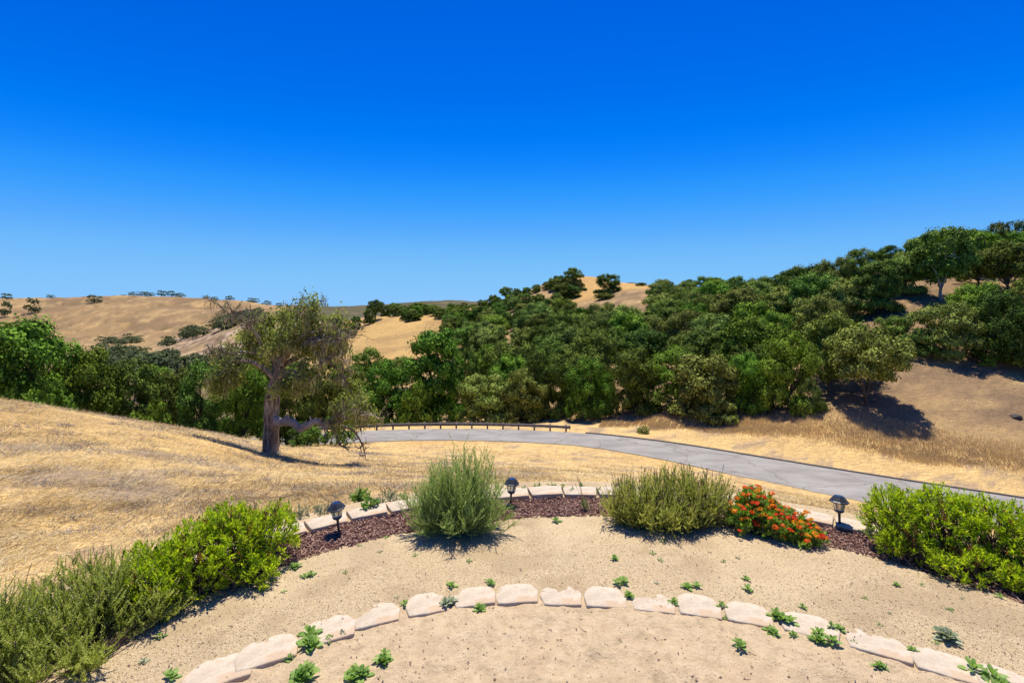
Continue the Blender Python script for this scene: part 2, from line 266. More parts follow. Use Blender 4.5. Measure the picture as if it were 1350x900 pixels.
# ------------------------------------------------------------------ terrain height
# each column: azimuth (image column) and (Y, row) pairs; row -> height by perspective, measured from the photograph
def zr(Y, row): return CZ-(row-HY)*Y/F
COLS = {
 -700: [(5,760),(8,648),(12,570),(18,505),(21,495),(26,510),(34,560),(50,590),(65,585),(80,560),(110,530),(150,510),(200,500),(300,478),(450,468),(650,448),(900,400),(1050,390),(1300,396),(2600,399)],
 -200: [(5,763),(8,652),(12,580),(18,522),(21,512),(26,528),(34,565),(50,590),(65,585),(80,560),(110,530),(150,510),(200,500),(300,478),(450,468),(650,448),(900,400),(1050,391),(1300,396),(2600,399)],
 0:    [(5,765),(8,656),(12,589),(18,535),(21,528),(26,538),(34,570),(50,592),(65,585),(80,565),(110,535),(150,512),(200,500),(300,480),(450,470),(650,450),(900,402),(1050,393),(1300,397),(2600,399)],
 175:  [(5,758),(8,663),(12,606),(18,563),(22,553),(26,557),(34,582),(50,592),(65,585),(80,570),(110,540),(150,515),(200,502),(300,482),(450,468),(650,450),(900,402),(1050,390),(1300,396),(2600,399)],
 250:  [(5,745),(8,663),(12,618),(18,577),(23,564),(26,565),(34,582),(50,590),(65,582),(80,568),(110,540),(150,515),(200,502),(300,484),(380,474),(450,458),(550,442),(650,448),(900,408),(1050,392),(1300,397),(2600,399)],
 345:  [(5,740),(8,662),(12,630),(18,602),(22,592),(26,583),(34,588),(50,588),(65,578),(80,562),(110,535),(150,508),(200,490),(300,470),(380,452),(450,432),(550,416),(650,428),(900,412),(1050,400),(1300,404),(2600,402)],
 420:  [(5,735),(8,658),(12,634),(18,614),(22,606),(26,600),(34,593),(50,582),(56,574),(65,570),(80,558),(110,525),(150,495),(200,470),(300,440),(450,428),(650,424),(900,416),(1050,412),(1300,406),(2600,404)],
 500:  [(5,730),(8,652),(12,636),(18,618),(26,606),(34,599),(42,592),(50,585),(56,568),(65,567),(80,556),(110,520),(150,490),(200,462),(270,425),(300,419),(450,418),(650,416),(900,414),(1050,410),(1300,402),(2600,404)],
 600:  [(5,720),(8,650),(12,636),(18,620),(26,610),(34,603),(42,595),(50,585),(56,568),(65,565),(80,550),(110,512),(150,480),(200,448),(270,416),(300,410),(450,412),(650,410),(900,408),(1050,402),(1300,396),(2600,402)],
 675:  [(5,715),(8,650),(12,636),(18,621),(26,612),(34,605),(42,597),(50,587),(56,568),(65,562),(80,540),(110,492),(150,448),(200,415),(240,396),(270,391),(450,400),(650,402),(900,402),(1300,400),(2600,402)],
 760:  [(5,715),(8,652),(12,638),(18,624),(26,616),(34,610),(42,603),(50,590),(56,569),(65,557),(80,525),(110,475),(150,438),(200,403),(240,372),(260,365),(340,378),(650,395),(1300,400),(2600,402)],
 850:  [(5,722),(8,656),(12,643),(18,632),(26,624),(34,618),(42,611),(50,588),(56,568),(65,543),(80,505),(110,462),(150,424),(200,382),(225,374),(300,384),(650,396),(1300,400),(2600,402)],
 930:  [(5,728),(8,662),(12,652),(18,642),(26,636),(34,632),(42,620),(50,582),(56,562),(65,530),(80,490),(110,445),(150,410),(190,390),(225,388),(300,392),(650,398),(1300,400),(2600,402)],
 1000: [(5,732),(8,668),(12,658),(18,650),(26,646),(34,642),(42,624),(50,577),(56,553),(65,518),(80,478),(110,430),(140,402),(175,388),(200,388),(300,392),(650,398),(1300,400),(2600,402)],
 1100: [(5,745),(8,680),(12,676),(18,666),(26,662),(34,657),(42,622),(48,582),(56,528),(65,492),(80,445),(110,385),(130,366),(150,364),(200,372),(300,385),(650,396),(1300,400),(2600,402)],
 1200: [(5,765),(8,704),(12,698),(18,688),(26,682),(34,672),(42,622),(48,580),(54,532),(62,488),(75,430),(90,383),(110,357),(125,350),(150,356),(200,368),(300,382),(650,395),(1300,400),(2600,402)],
 1350: [(5,790),(8,730),(12,724),(18,716),(26,708),(34,682),(40,628),(48,573),(54,528),(62,488),(75,425),(88,378),(105,348),(118,342),(140,350),(200,366),(300,380),(650,395),(1300,400),(2600,402)],
 1650: [(5,800),(8,760),(12,752),(18,745),(26,740),(34,660),(40,618),(48,565),(54,520),(62,475),(75,408),(88,355),(105,325),(118,318),(140,325),(200,345),(300,372),(650,394),(1300,400),(2600,402)],
 2200: [(5,800),(8,780),(12,780),(18,770),(26,700),(34,640),(40,600),(48,550),(54,500),(62,455),(75,390),(88,335),(105,305),(118,300),(140,310),(200,335),(300,368),(650,393),(1300,400),(2600,402)],
}
GY = np.exp(np.linspace(math.log(2.0), math.log(2600), 260)); KX = np.array(sorted(COLS))
def pchip(x, y, q):
    h = np.diff(x); d = np.diff(y)/h; m = np.zeros(len(x)); m[0] = d[0]; m[-1] = d[-1]
    for i in range(1, len(x)-1):
        if d[i-1]*d[i] > 0:
            w1 = 2*h[i]+h[i-1]; w2 = h[i]+2*h[i-1]; m[i] = (w1+w2)/(w1/d[i-1]+w2/d[i])
    i = np.clip(np.searchsorted(x, q)-1, 0, len(x)-2); t = (q-x[i])/h[i]; t = np.clip(t, 0, 1)
    return (2*t**3-3*t**2+1)*y[i]+(t**3-2*t**2+t)*h[i]*m[i]+(-2*t**3+3*t**2)*y[i+1]+(t**3-t**2)*h[i]*m[i+1]
prof = []
for k in KX:
    a = np.array(COLS[k], float); prof.append(pchip(np.log(a[:, 0]), np.array([zr(*p) for p in a]), np.log(GY)))
prof = np.array(prof)
PXG = np.linspace(-700, 2200, 581); TAB = np.array([pchip(KX.astype(float), prof[:, j], PXG) for j in range(len(GY))])   # rows depth, cols azimuth
ker = np.exp(-np.linspace(-2, 2, 13)**2); ker /= ker.sum()
TAB = np.array([np.convolve(np.pad(r, 6, mode='edge'), ker, mode='valid') for r in TAB])
GC = np.array([.85, .95])                            # centre of the garden's arcs
FAR = smooth_path([(-60,36),(-42,47),(-30,53.2),(-17.5,56.2),(-6,57.1),(6.7,55.6),(16,52),(24.3,46.8),(33.4,41.2),(41,36.9),(52,30.5),(70,20),(90,8)], 140)
tg = unit(np.gradient(FAR, axis=0)); nrm = np.stack([-tg[:, 1], tg[:, 0]], 1)
if nrm[70][1] < 0: nrm = -nrm
RW = 5.6; RWX = np.interp(FAR[:, 0], [-10, 8, 24, 34, 60], [4.7, 4.9, 6.7, 7.6, 7.6])[:, None]; NEAR = FAR-nrm*RWX; MID = FAR-nrm*RWX/2
def zroad(x): return -12.5-0.012*np.clip(x-20, 0, 60)
def dist_mid(X, Y):
    d = np.full(X.shape, 1e9)
    for q in MID[::1]: d = np.minimum(d, (X-q[0])**2+(Y-q[1])**2)
    return np.sqrt(d)
def height(X, Y, detail=True):
    X = np.asarray(X, float); Y = np.asarray(Y, float); shp = X.shape; X = X.ravel(); Y = Y.ravel()
    Yc = np.maximum(Y, 4.5); px = np.clip(CX+F*X/Yc, -700, 2199.9)
    v = np.clip((np.log(np.clip(Yc, 2.0, 2599))-math.log(2.0))/(math.log(2600)-math.log(2.0))*259, 0, 258.999); u = (px+700)/2900*580
    i = v.astype(int); j = np.minimum(u.astype(int), 579); fv = v-i; fu = u-j
    z = (TAB[i, j]*(1-fu)+TAB[i, j+1]*fu)*(1-fv)+(TAB[i+1, j]*(1-fu)+TAB[i+1, j+1]*fu)*fv
    g = np.hypot(X-GC[0], Y-GC[1])
    if detail:
        a = sst(6.5, 10, g)
        z = z+a*(fbm(X*.9, Y*.9, 4)*.16+fbm(X*.25, Y*.25, 3, 5)*.35*sst(8, 30, Y))+fbm(X*.05, Y*.05, 4, 3)*3.2*sst(60, 120, Y)+fbm(X*.013, Y*.013, 4, 8)*10*sst(300, 800, Y)-(np.abs(fbm(X*.011, Y*.006, 3, 44))<.035)*(.035-np.abs(fbm(X*.011, Y*.006, 3, 44)))*170*sst(520, 640, Y)
    near = (Y < 80) & (X > -75) & (X < 95) & (Y > 5)
    if near.any():
        d = dist_mid(X[near], Y[near]); t = sst(np.interp(X[near], [0, 24, 34], [3.2, 4.1, 4.6]), np.interp(X[near], [0, 24, 34], [7.2, 8.2, 8.8]), d); z[near] = (zroad(X[near])-.05)*(1-t)+z[near]*t
    zt = sst(5.95, 6.7, g)
    z = np.where(Y < 8, np.minimum(z, 3), z)
    z = (-.35)*(1-zt)+z*zt
    return z.reshape(shp)
def hz(x, y, detail=True): return float(height(np.array([x]), np.array([y]), detail)[0])

def soil_colour(X, Y):
    px = CX+F*X/np.maximum(Y, 1); n1 = fbm(X*.12, Y*.2, 4, 2); n2 = fbm(X*.5, Y*.8, 4, 6); n3 = fbm(X*.02, Y*.03, 4, 9)
    z = height(X, Y); row = HY-(z-CZ)*F/np.maximum(Y, 1)
    def C(*c): return np.array(c)[None, :]
    def mix(a, b, t): t = np.clip(t, 0, 1)[:, None]; return a*(1-t)+b*t
    c = np.broadcast_to(C(.64, .475, .235), (len(X), 3)).copy()
    c = mix(c, C(.50, .38, .23), sst(.02, .18, n2)*.6)           # thin, greyer patches on the near field
    c = mix(c, C(.34, .27, .215), sst(.08, .2, n2+n1*.6)*.75)
    c = mix(c, C(.55, .38, .17), sst(.05, .2, -n1)*.6)
    g = np.hypot(X-GC[0], Y-GC[1]); c = mix(c, C(.50, .39, .25), 1-sst(6.5, 7.6, g+n2*2))
    dm = np.full(len(X), 99.); k = (Y < 95) & (Y > 15); dm[k] = dist_mid(X[k], Y[k])
    beyond = (Y > np.interp(X, FAR[:, 0], FAR[:, 1])) & (Y < 400)
    e = np.where(beyond, dm-RW/2, 0)
    c = mix(c, C(.38, .27, .15), (beyond & (e > 8))*sst(8, 12, e)*(.85+n2))
    hill = beyond*sst(12, 20, e+n1*10)
    c = mix(c, C(.31, .22, .135), hill*sst(650, 760, px))
    c = mix(c, C(.17, .125, .08), hill*sst(-.2, .12, n1)*.8*sst(600, 700, px)*(1-.6*sst(1120, 1200, px)))
    c = mix(c, C(.20, .145, .10), hill*sst(0, .12, fbm(X*.35, Y*.55, 5, 81))*.6); c = mix(c, C(.50, .37, .19), hill*sst(.05, .16, fbm(X*.2, Y*.4, 4, 84))*.5)
    # bare golden slopes: the hilltop, the saddle left of the wood
    top = sst(715, 750, px)*(1-sst(850, 870, px))*sst(190, 215, Y)*(Y < 420); c = mix(c, C(.45, .305, .13), top)
    sad = sst(395, 430, px)*(1-sst(640, 665, px))*sst(125, 160, Y)*(Y < 420); c = mix(c, C(.45, .315, .135), sad); c = mix(c, C(.33, .23, .11), sad*sst(-.04, .12, fbm(X*.05, Y*.09, 5, 33))*.75)
    vall = (1-sst(345, 400, px))*sst(28, 45, Y)*(Y < 600)*(1-sst(325, 350, Y)); c = mix(c, C(.16, .13, .07), vall)
    c = mix(c, C(.30, .22, .12), (1-sst(395, 420, px))*sst(325, 350, Y)); rock = sst(195, 235, px)*(1-sst(390, 410, px))*sst(325, 350, Y)*(Y < 600); c = mix(c, C(.31, .24, .165), rock); c = mix(c, C(.17, .12, .09), rock*sst(-.02, .06, fbm(X*.11, Y*.11, 4, 4))); c = mix(c, C(.45, .36, .29), rock*sst(.08, .14, fbm(X*.2, Y*.2, 3, 14)))
    far = sst(600, 680, Y); c = mix(c, C(.27, .19, .105), far); c = mix(c, C(.20, .14, .085), far*sst(-.03, .10, fbm(X*.012, Y*.012, 5, 1))*.9); c = mix(c, C(.38, .27, .13), far*sst(.05, .16, fbm(X*.016, Y*.012, 5, 12))*.9)
    c = mix(c, C(.17, .13, .075), sst(330, 420, Y)*sst(.02, .14, fbm(X*.06, Y*.035, 5, 91))*.55); c = mix(c, C(.50, .37, .19), sst(330, 420, Y)*sst(.06, .16, fbm(X*.09, Y*.03, 4, 95))*.4)
    chap = sst(385, 430, px)*sst(520, 640, Y); c = mix(c, C(.075, .078, .045), chap*.96); c = mix(c, C(.16, .125, .075), chap*sst(.08, .2, fbm(X*.03, Y*.03, 5, 21))*.8)
    gul = (np.abs(fbm(X*.011, Y*.006, 3, 44)) < .012)*sst(560, 640, Y); c = mix(c, C(.15, .12, .07), gul*.7)
    c = c*(1+.25*n3[:, None])
    return np.clip(c, .01, .9)

def build_terrain():
    rows = np.exp(np.linspace(math.log(1.5), math.log(2606), 470))-6; cols = np.linspace(-2.6, 2.6, 640); cols = np.sign(cols)*np.abs(cols)**1.25*2.6**-.25
    U, V = np.meshgrid(cols, rows); X = U*(V+6); Y = V
    Z = height(X, Y)
    mb = MB(); nr, nc = X.shape
    a = (np.arange(nr-1)[:, None]*nc+np.arange(nc-1)[None]).ravel()
    mb.add(np.stack([X.ravel(), Y.ravel(), Z.ravel()], 1), np.stack([a, a+1, a+nc+1, a+nc], 1))
    o = mb.build('ground', M['terrain'], smooth=True); o['kind'] = 'structure'
    at = o.data.color_attributes.new('soil', 'FLOAT_COLOR', 'POINT'); c = soil_colour(X.ravel(), Y.ravel())
    at.data.foreach_set('color', np.concatenate([c, np.ones((len(c), 1))], 1).ravel().astype(np.float32))
build_terrain()

# ------------------------------------------------------------------ road with its berm, guardrail
def ribbon(mb, A, B, za, zb=None, r=None):
    zb = za if zb is None else zb; n = len(A)
    v = np.concatenate([np.c_[A, np.broadcast_to(za, n)], np.c_[B, np.broadcast_to(zb, n)]]); i = np.arange(n-1)
    mb.add(v, np.stack([i, i+n, i+n+1, i+1], 1), r)
zm = zroad(MID[:, 0])
mb = MB(); nA = 9
wob = (fbm(np.arange(140)*.9, np.zeros(140), 3)*.5)[:, None]
strips = [NEAR+nrm*wob*.7+(FAR-NEAR-nrm*wob*.7)*k/(nA-1) for k in range(nA)]
for k in range(nA-1):
    ca = .05*math.sin(math.pi*k/(nA-1)); cb = .05*math.sin(math.pi*(k+1)/(nA-1)); ribbon(mb, strips[k], strips[k+1], zm+ca, zm+cb)
mb.build('road', M['asphalt'], smooth=True)['kind'] = 'structure'
mb = MB(); i0 = int(np.argmin(np.abs(FAR[:, 0]-9))); Fk = FAR[i0:]; nk = nrm[i0:]; zk = zm[i0:]
ribbon(mb, Fk-nk*.02, Fk+nk*.03, zk+.0, zk+.11); ribbon(mb, Fk+nk*.03, Fk+nk*.20, zk+.11, zk+.11); ribbon(mb, Fk+nk*.20, Fk+nk*.28, zk+.11, zk-.1)
mb.build('kerb', M['kerb'])['kind'] = 'structure'
def guardrail():
    d = np.concatenate([[0], np.cumsum(np.linalg.norm(np.diff(FAR, axis=0), axis=1))])
    i1 = int(np.argmin(np.abs(FAR[:, 0]-6.3))); s1 = d[i1]; s0 = d[int(np.argmin(np.abs(FAR[:, 0]+24)))]
    root = empty('guardrail', (FAR[i1][0], FAR[i1][1], -12.5))
    tag(root, 'long low weathered guardrail along the far side of the road bend', 'guardrail')
    s = np.linspace(s0, s1, 60); P = np.c_[np.interp(s, d, FAR[:, 0]), np.interp(s, d, FAR[:, 1])]; t = unit(np.gradient(P, axis=0)); n = np.stack([-t[:, 1], t[:, 0]], 1)
    n = n*np.sign(n[:, 1:2]); L = np.array([root.location.x, root.location.y])
    P = P+n*.25-L
    prof_ = [(-.02, .36), (-.08, .42), (-.02, .50), (-.02, .54), (-.08, .62), (-.02, .70), (.0, .70), (.0, .36)]
    mb = MB()
    for k in range(len(prof_)-1):
        (a, za), (b, zb) = prof_[k], prof_[k+1]; ribbon(mb, P+n*a, P+n*b, za, zb)
    e = P[-1]; mb.box(e[0]-.06, e[0]+.1, e[1]-.14, e[1]+.05, .32, .72)
    mb.build('rail', M['steel'], root)
    pm = MB(); pm.box(-.09, .09, .0, .2, -.4, .76); me = pm.mesh('post', M['post'])
    for q in np.arange(s1-.4, s0, -1.9):
        k = np.array([np.interp(q, s, P[:, 0]), np.interp(q, s, P[:, 1])])
        o = bpy.data.objects.new('post', me); COL.objects.link(o); o.parent = root; o.location = (k[0], k[1]+.02, 0)
guardrail()

# ------------------------------------------------------------------ trees
def crown_mb(seed, nl=16, wide=.5, base=.12, face=.024, sub=34, nf=26, lob=(.13, .2), gap=0.0, flat=1.0, skirt=0):
    r = np.random.default_rng(seed); mb = MB(); C = []; Rr = []
    cz = (1+base)/2; hz_ = (1-base)/2
    if skirt:
        for i in range(skirt):
            a = i/skirt*6.28+r.uniform(-.3, .3); rad = r.uniform(*lob)*1.05; k = wide-rad*r.uniform(.9, 1.3); C.append(np.array([math.cos(a)*k, math.sin(a)*k, base+rad*r.uniform(.75, 1.25)])); Rr.append(rad)
    for i in range(nl*6):
        d = unit(r.normal(size=3)); d[2] = d[2]*.9+.1; k = r.uniform(.35, 1)**.5
        rad = r.uniform(*lob); c = np.array([d[0]*(wide-rad)*k, d[1]*(wide-rad)*k, cz+d[2]*(hz_-rad*.9)*k])
        if all(np.linalg.norm(c-q) > (rad+s)*.70 for q, s in zip(C, Rr)): C.append(c); Rr.append(rad)
        if len(C) >= nl: break
    C = np.array(C); Rr = np.array(Rr)
    for c, rad in zip(C, Rr):
        d = unit(r.normal(size=(sub, 3))); d[:, 2] = np.where(d[:, 2] < -.35, -d[:, 2]*.6, d[:, 2]); d = unit(d)
        p = c+d*rad*r.uniform(.72, 1.08, (sub, 1))*np.array([1, 1, .85*flat])
        ok = np.ones(sub, bool)
        for q, s in zip(C, Rr):
            if q is not c: ok &= ~((np.linalg.norm(p-q, axis=1) < s*.72))
        ok &= r.random(sub) > gap; p = p[ok]; d = d[ok]; n = len(p)
        if n == 0: continue
        cr = r.uniform(.028, .06, n); cv = r.uniform(.05, .9, n)
        off = r.normal(size=(n, nf, 3))*.6; P = p[:, None]+off*cr[:, None, None]
        nr_ = unit(d[:, None]*1.0+off*.55+r.normal(size=(n, nf, 3))*.42+np.array([0, 0, .3]))
        D = unit(np.cross(nr_, r.normal(size=(n, nf, 3))))
        fs = face*r.uniform(.6, 1.35, (n, nf)); rv = np.clip(cv[:, None]+r.normal(size=(n, nf))*.13, 0, 1)
        leaves(mb, QUAD, P.reshape(-1, 3), D.reshape(-1, 3), nr_.reshape(-1, 3), fs.ravel(), fs.ravel()*.8, rv.ravel())
    return mb, C, Rr
def trunk_mb(seed, C, Rr, rad=.035, fork=.22, lean=0.0, every=1):
    r = np.random.default_rng(seed); mb = MB()
    top = np.array([lean, 0, fork]); tube(mb, smooth_path([(0, 0, -.12), (0, 0, 0), (lean*.4, .01, fork*.5), top], 7), np.linspace(1.3, .85, 7)*rad, 8, rough=.15, rs=r)
    for c, rr in list(zip(C, Rr))[::every]:
        if c[2] < fork+.02: continue
        mid = top+(c-top)*.5+np.array([0, 0, .03])+r.normal(size=3)*.045
        n = 7; tube(mb, smooth_path([top-np.array([0, 0, .02]), mid, c, c+(c-mid)*.4], n), np.linspace(.55, .1, n)*rad, 5)
    return mb
PROTO = {}
FIELD = dict(nl=26, wide=.54, base=.10, lob=(.09, .18), gap=.08, sub=38, nf=28, skirt=0)
def proto(kind, seed):
    k = (kind, seed)
    if k in PROTO: return PROTO[k]
    cfg = {'field': FIELD, 'round': dict(nl=36, wide=.55, base=-.06, lob=(.10, .21), sub=40, nf=30, face=.023, skirt=8), 'tall': dict(nl=34, wide=.42, base=-.05, lob=(.09, .17), sub=38, nf=30, face=.022, skirt=7),
           'spread': dict(nl=26, wide=.56, base=.06, lob=(.12, .21), gap=.06, flat=.95, sub=42, skirt=6), 'open': dict(nl=28, wide=.52, base=.15, lob=(.10, .17), gap=.12, sub=36, flat=.85),
           'far': dict(nl=12, wide=.62, base=-.05, lob=(.2, .3), sub=22, nf=20, face=.045, skirt=5), 'bushy': dict(nl=14, wide=.6, base=-.06, lob=(.18, .28), sub=34, nf=26, face=.032, skirt=7)}[kind]
    mb, C, Rr = crown_mb(seed*13+len(kind), **cfg); crown = {}
    tb = trunk_mb(seed, C, Rr, rad=.03 if kind in ('round', 'tall', 'far', 'bushy') else .023, fork=.14 if kind != 'open' else .22, lean=((seed % 3)-1)*.05, every={'field': 4, 'far': 3}.get(kind, 2))
    PROTO[k] = (mb, tb, crown); return PROTO[k]
def tree(kind, seed, x, y, h, label, mat='oak', name='oak_tree', cat='tree', group=None, wid=None, z=None, bark='darkbark', rz=None):
    mb, tb, cache = proto(kind, seed)
    if mat not in cache: cache[mat] = mb.mesh('crown', M[mat])
    if ('t', bark) not in cache: cache[('t', bark)] = tb.mesh('trunk', M[bark], True)
    zz = hz(x, y) if z is None else z
    root = empty(name, (x, y, zz-.1), random.uniform(0, 6.28) if rz is None else rz); s = h*1.02; wk = s if wid is None else wid/(.98 if kind in ('round', 'spread') else 1.15 if kind in ('bushy', 'far') else .84)
    root.scale = (wk, wk, s)
    for nm, me in (('trunk', cache[('t', bark)]), ('crown', cache[mat])):
        o = bpy.data.objects.new(nm, me); COL.objects.link(o); o.parent = root
    tag(root, label, cat, group); return root
placed = []                                          # (px, row_top, row_base, half width, Y) of what stands already
def at_row(px, Y, top, wpx, kind, seed, label, mat='oak', group=None, name='oak_tree', cat='tree', bark='darkbark', rz=None):
    x = (px-CX)/F*Y; z = hz(x, Y); h = CZ+(HY-top)*Y/F-z
    placed.append((px, top, HY-(z-CZ)*F/Y, wpx/2, Y))
    return tree(kind, seed, x, Y, h, label, mat, name, cat, group, wid=wpx*Y/F, z=z, bark=bark, rz=rz)
# --- trees one can point at: (column, distance, row of the top, width, shape, seed, leaf, label)
KEY = [
 # valley behind the left field crest
 (25, 50, 416, 135, 'round', 1, 'oak_bright', 'largest leafy oak at the far left edge above the golden field crest'),
 (112, 52, 452, 86, 'round', 2, 'oak_bright', 'mid green oak just right of the largest oak at the left field crest'),
 (172, 56, 468, 74, 'round', 3, 'oak', 'dark rounded oak with brownish top over the middle of the field crest'),
 (196, 46, 519, 52, 'bushy', 1, 'oak_bright', 'low bright green oak sapling clump peeking over the field crest'),
 (62, 46, 488, 60, 'bushy', 2, 'oak_bright', 'low leafy shrub oak on the field crest below the largest left oak'),
 (228, 58, 474, 52, 'tall', 1, 'oak', 'dark narrow oak standing left of the old lichen-hung oak'),
 (272, 52, 472, 66, 'round', 4, 'oak', 'broad grey-green oak close behind the left branches of the old lichen-hung oak'),
 (322, 50, 468, 58, 'round', 5, 'oak_bright', 'green oak filling the gap left of the old oak trunk'),
 (392, 47, 482, 58, 'round', 1, 'oak', 'dark oak right behind the thick trunk of the old lichen-hung oak'),
 (436, 64, 470, 70, 'round', 2, 'oak', 'dark green oak behind the crown of the old oak above the fallen limb'),
 (345, 66, 462, 60, 'round', 3, 'oak', 'shadowy oak seen through the lower crown of the old oak'),
 (448, 46, 530, 44, 'bushy', 3, 'oak', 'low dark oak scrub behind the fallen limb by the road'),
 (405, 44, 552, 46, 'bushy', 1, 'oak', 'low dark thicket under the fallen limb of the old oak'),
 # behind the guardrail
 (508, 70, 474, 70, 'round', 4, 'oak_bright', 'rounded green oak at the left end of the guardrail'),
 (548, 68, 500, 46, 'bushy', 2, 'oak_bright', 'short bushy oak behind the left half of the guardrail'),
 (573, 74, 428, 86, 'tall', 2, 'oak_bright', 'tallest bright green oak behind the guardrail left of the shaded gap'),
 (612, 86, 452, 42, 'round', 5, 'oak', 'narrow dark oak just right of the tallest guardrail oak'),
 (640, 70, 490, 74, 'round', 1, 'oak_olive', 'billowing pale green oak right of the shaded gap behind the guardrail'),
 (690, 70, 482, 64, 'round', 3, 'oak_olive', 'rounded olive oak behind the middle of the guardrail, right of the billowing one'),
 (722, 72, 452, 66, 'round', 2, 'oak', 'tall dark oak behind the right end of the guardrail'),
 (676, 84, 440, 74, 'round', 5, 'oak', 'dark dense oak in the second row above the middle of the guardrail'),
 (780, 67, 470, 62, 'round', 4, 'oak_bright', 'green oak at the wood edge just right of the guardrail end'),
 (838, 66, 448, 70, 'tall', 3, 'oak', 'tall dark oak left of the bare earth gully in the wood edge'),
 (780, 82, 430, 66, 'round', 1, 'oak', 'oak in the second row above the guardrail end'),
 (928, 60, 456, 92, 'tall', 1, 'oak_olive', 'tall pale-topped oak right of the bare earth gully at the wood edge'),
 (952, 56.5, 521, 46, 'bushy', 3, 'oak_olive', 'low round shrub oak at the foot of the tall pale-topped oak'),
 (986, 60, 462, 58, 'round', 2, 'oak_bright', 'bright-tipped oak standing right of the tall pale-topped oak'),
 (940, 84, 410, 62, 'round', 3, 'oak_olive', 'olive oak in the second row above the tall pale-topped oak'),
 (1022, 78, 408, 58, 'round', 4, 'oak_bright', 'rounded bright oak on mid slope left of the isolated slope oak'),
 (1040, 57, 432, 74, 'round', 5, 'oak_bright', 'big bright-tipped oak overhanging the left side of the dry slope clearing'),
 (1068, 54.5, 490, 30, 'bushy', 1, 'oak_olive', 'small grey-green bush left of the isolated slope oak'),
 (1092, 58, 460, 40, 'open', 1, 'oak_olive', 'thin pale oak touching the left side of the isolated slope oak'),
 (1085, 78, 388, 56, 'round', 1, 'oak_olive', 'grey-green oak on the slope above the isolated slope oak'),
 (1157, 84, 340, 58, 'tall', 2, 'oak', 'dark upright oak on the upper slope above the isolated slope oak'),
 (1098, 96, 336, 48, 'round', 2, 'oak_olive', 'yellow-green rounded oak near the skyline left of the dark upright oak'),
 (1136, 104, 325, 44, 'round', 3, 'oak', 'flat-topped oak on the skyline above the dark upright oak'),
 (1212, 102, 310, 48, 'round', 4, 'oak_olive', 'rounded olive oak on the skyline just left behind the white-trunked oak'),
 (1282, 108, 300, 50, 'round', 1, 'oak', 'dark rounded oak on the skyline just right behind the white-trunked oak'),
 (1332, 112, 289, 56, 'round', 3, 'oak', 'dark oak on the skyline at the top right corner of the wood'),
 (1290, 90, 324, 50, 'spread', 2, 'oak', 'spreading oak between the tall white-trunked oak and the leaning oak'),
 (1332, 84, 314, 64, 'open', 2, 'oak', 'leaning dark-limbed oak near the right edge of the upper slope'),
 (1245, 66, 392, 78, 'spread', 3, 'oak_olive', 'spreading oak below the tall white-trunked oak on the mid slope'),
 (1318, 64, 378, 72, 'round', 4, 'oak', 'dark round-headed oak at the right edge above the slope clearing'),
 (1180, 70, 412, 46, 'round', 5, 'oak', 'shaded oak behind and above the isolated slope oak'),
 (1208, 66, 430, 44, 'bushy', 2, 'oak', 'low shaded scrub oak at the top of the slope clearing'),
 (1252, 64, 436, 34, 'bushy', 3, 'oak_olive', 'small hanging grey bush at the upper edge of the slope clearing'),
 (1301, 63, 463, 18, 'bushy', 1, 'oak_bright', 'small green bush alone at the shady upper edge of the clearing'),
 (1345, 63, 436, 60, 'bushy', 2, 'oak', 'dark scrub oak at the right edge above the slope clearing'),
 # bare hilltop
 (756, 232, 352, 26, 'round', 1, 'oak', 'oak crowning the left shoulder of the bare hilltop'),
 (738, 236, 362, 20, 'round', 2, 'oak', 'oak just below the crowning oak on the left shoulder of the bare hilltop'),
 (756, 215, 374, 24, 'tall', 1, 'oak', 'dark upright oak on the left flank of the bare hilltop'),
 (802, 208, 358, 34, 'round', 5, 'oak', 'dense dark oak between the two bare patches of the hilltop'),
 (798, 196, 386, 26, 'round', 3, 'oak', 'lower oak directly beneath the dense oak between the bare patches'),
 # golden saddle
 (495, 285, 394, 20, 'open', 1, 'oak', 'tallest airy oak at the left end of the golden saddle'),
 (487, 270, 406, 15, 'round', 4, 'oak', 'squat dark oak at the foot of the airy oak on the golden saddle'),
 (519, 300, 398, 16, 'round', 2, 'oak', 'small oak right of the airy oak on the golden saddle crest'),
 (544, 262, 408, 21, 'round', 3, 'oak', 'lone round oak standing in the open on the golden saddle'),
 (562, 290, 400, 17, 'round', 1, 'oak', 'oak on the crest right of the lone round saddle oak'),
 (583, 262, 404, 24, 'round', 5, 'oak', 'dense oak on the right half of the golden saddle'),
 (604, 270, 406, 18, 'round', 2, 'oak_olive', 'grey-green oak beside the dense oak of the golden saddle'),
 (624, 245, 400, 26, 'spread', 1, 'oak', 'spreading oak with a shaded clearing at its foot on the right end of the saddle'),
 (668, 240, 377, 17, 'open', 1, 'oak', 'airy oak breaking the skyline left of the bare hilltop'),
 # left of the saddle
 (458, 250, 418, 26, 'bushy', 1, 'oak', 'dark spreading oak at the upper left end of the golden saddle slope'),
 (436, 300, 416, 20, 'bushy', 2, 'oak', 'dark oak seen right of the old oak crown below the chaparral hill'),
]
for px, Y, top, wpx, kind, seed, mat, lab in KEY:
    at_row(px, Y, top, wpx, kind, seed, lab, mat)
at_row(1143, 54.6, 427, 84, 'field', 3, 'isolated oak with a visible trunk and its own pool of shade on the dry slope', 'oak_olive', rz=.6)
placed[-1] = (1146, 425, 500, 30, 52)
at_row(1240, 84, 296, 70, 'field', 4, 'tall spreading oak with a whitish trunk on the upper right slope', 'oak', bark='palebark', rz=2)
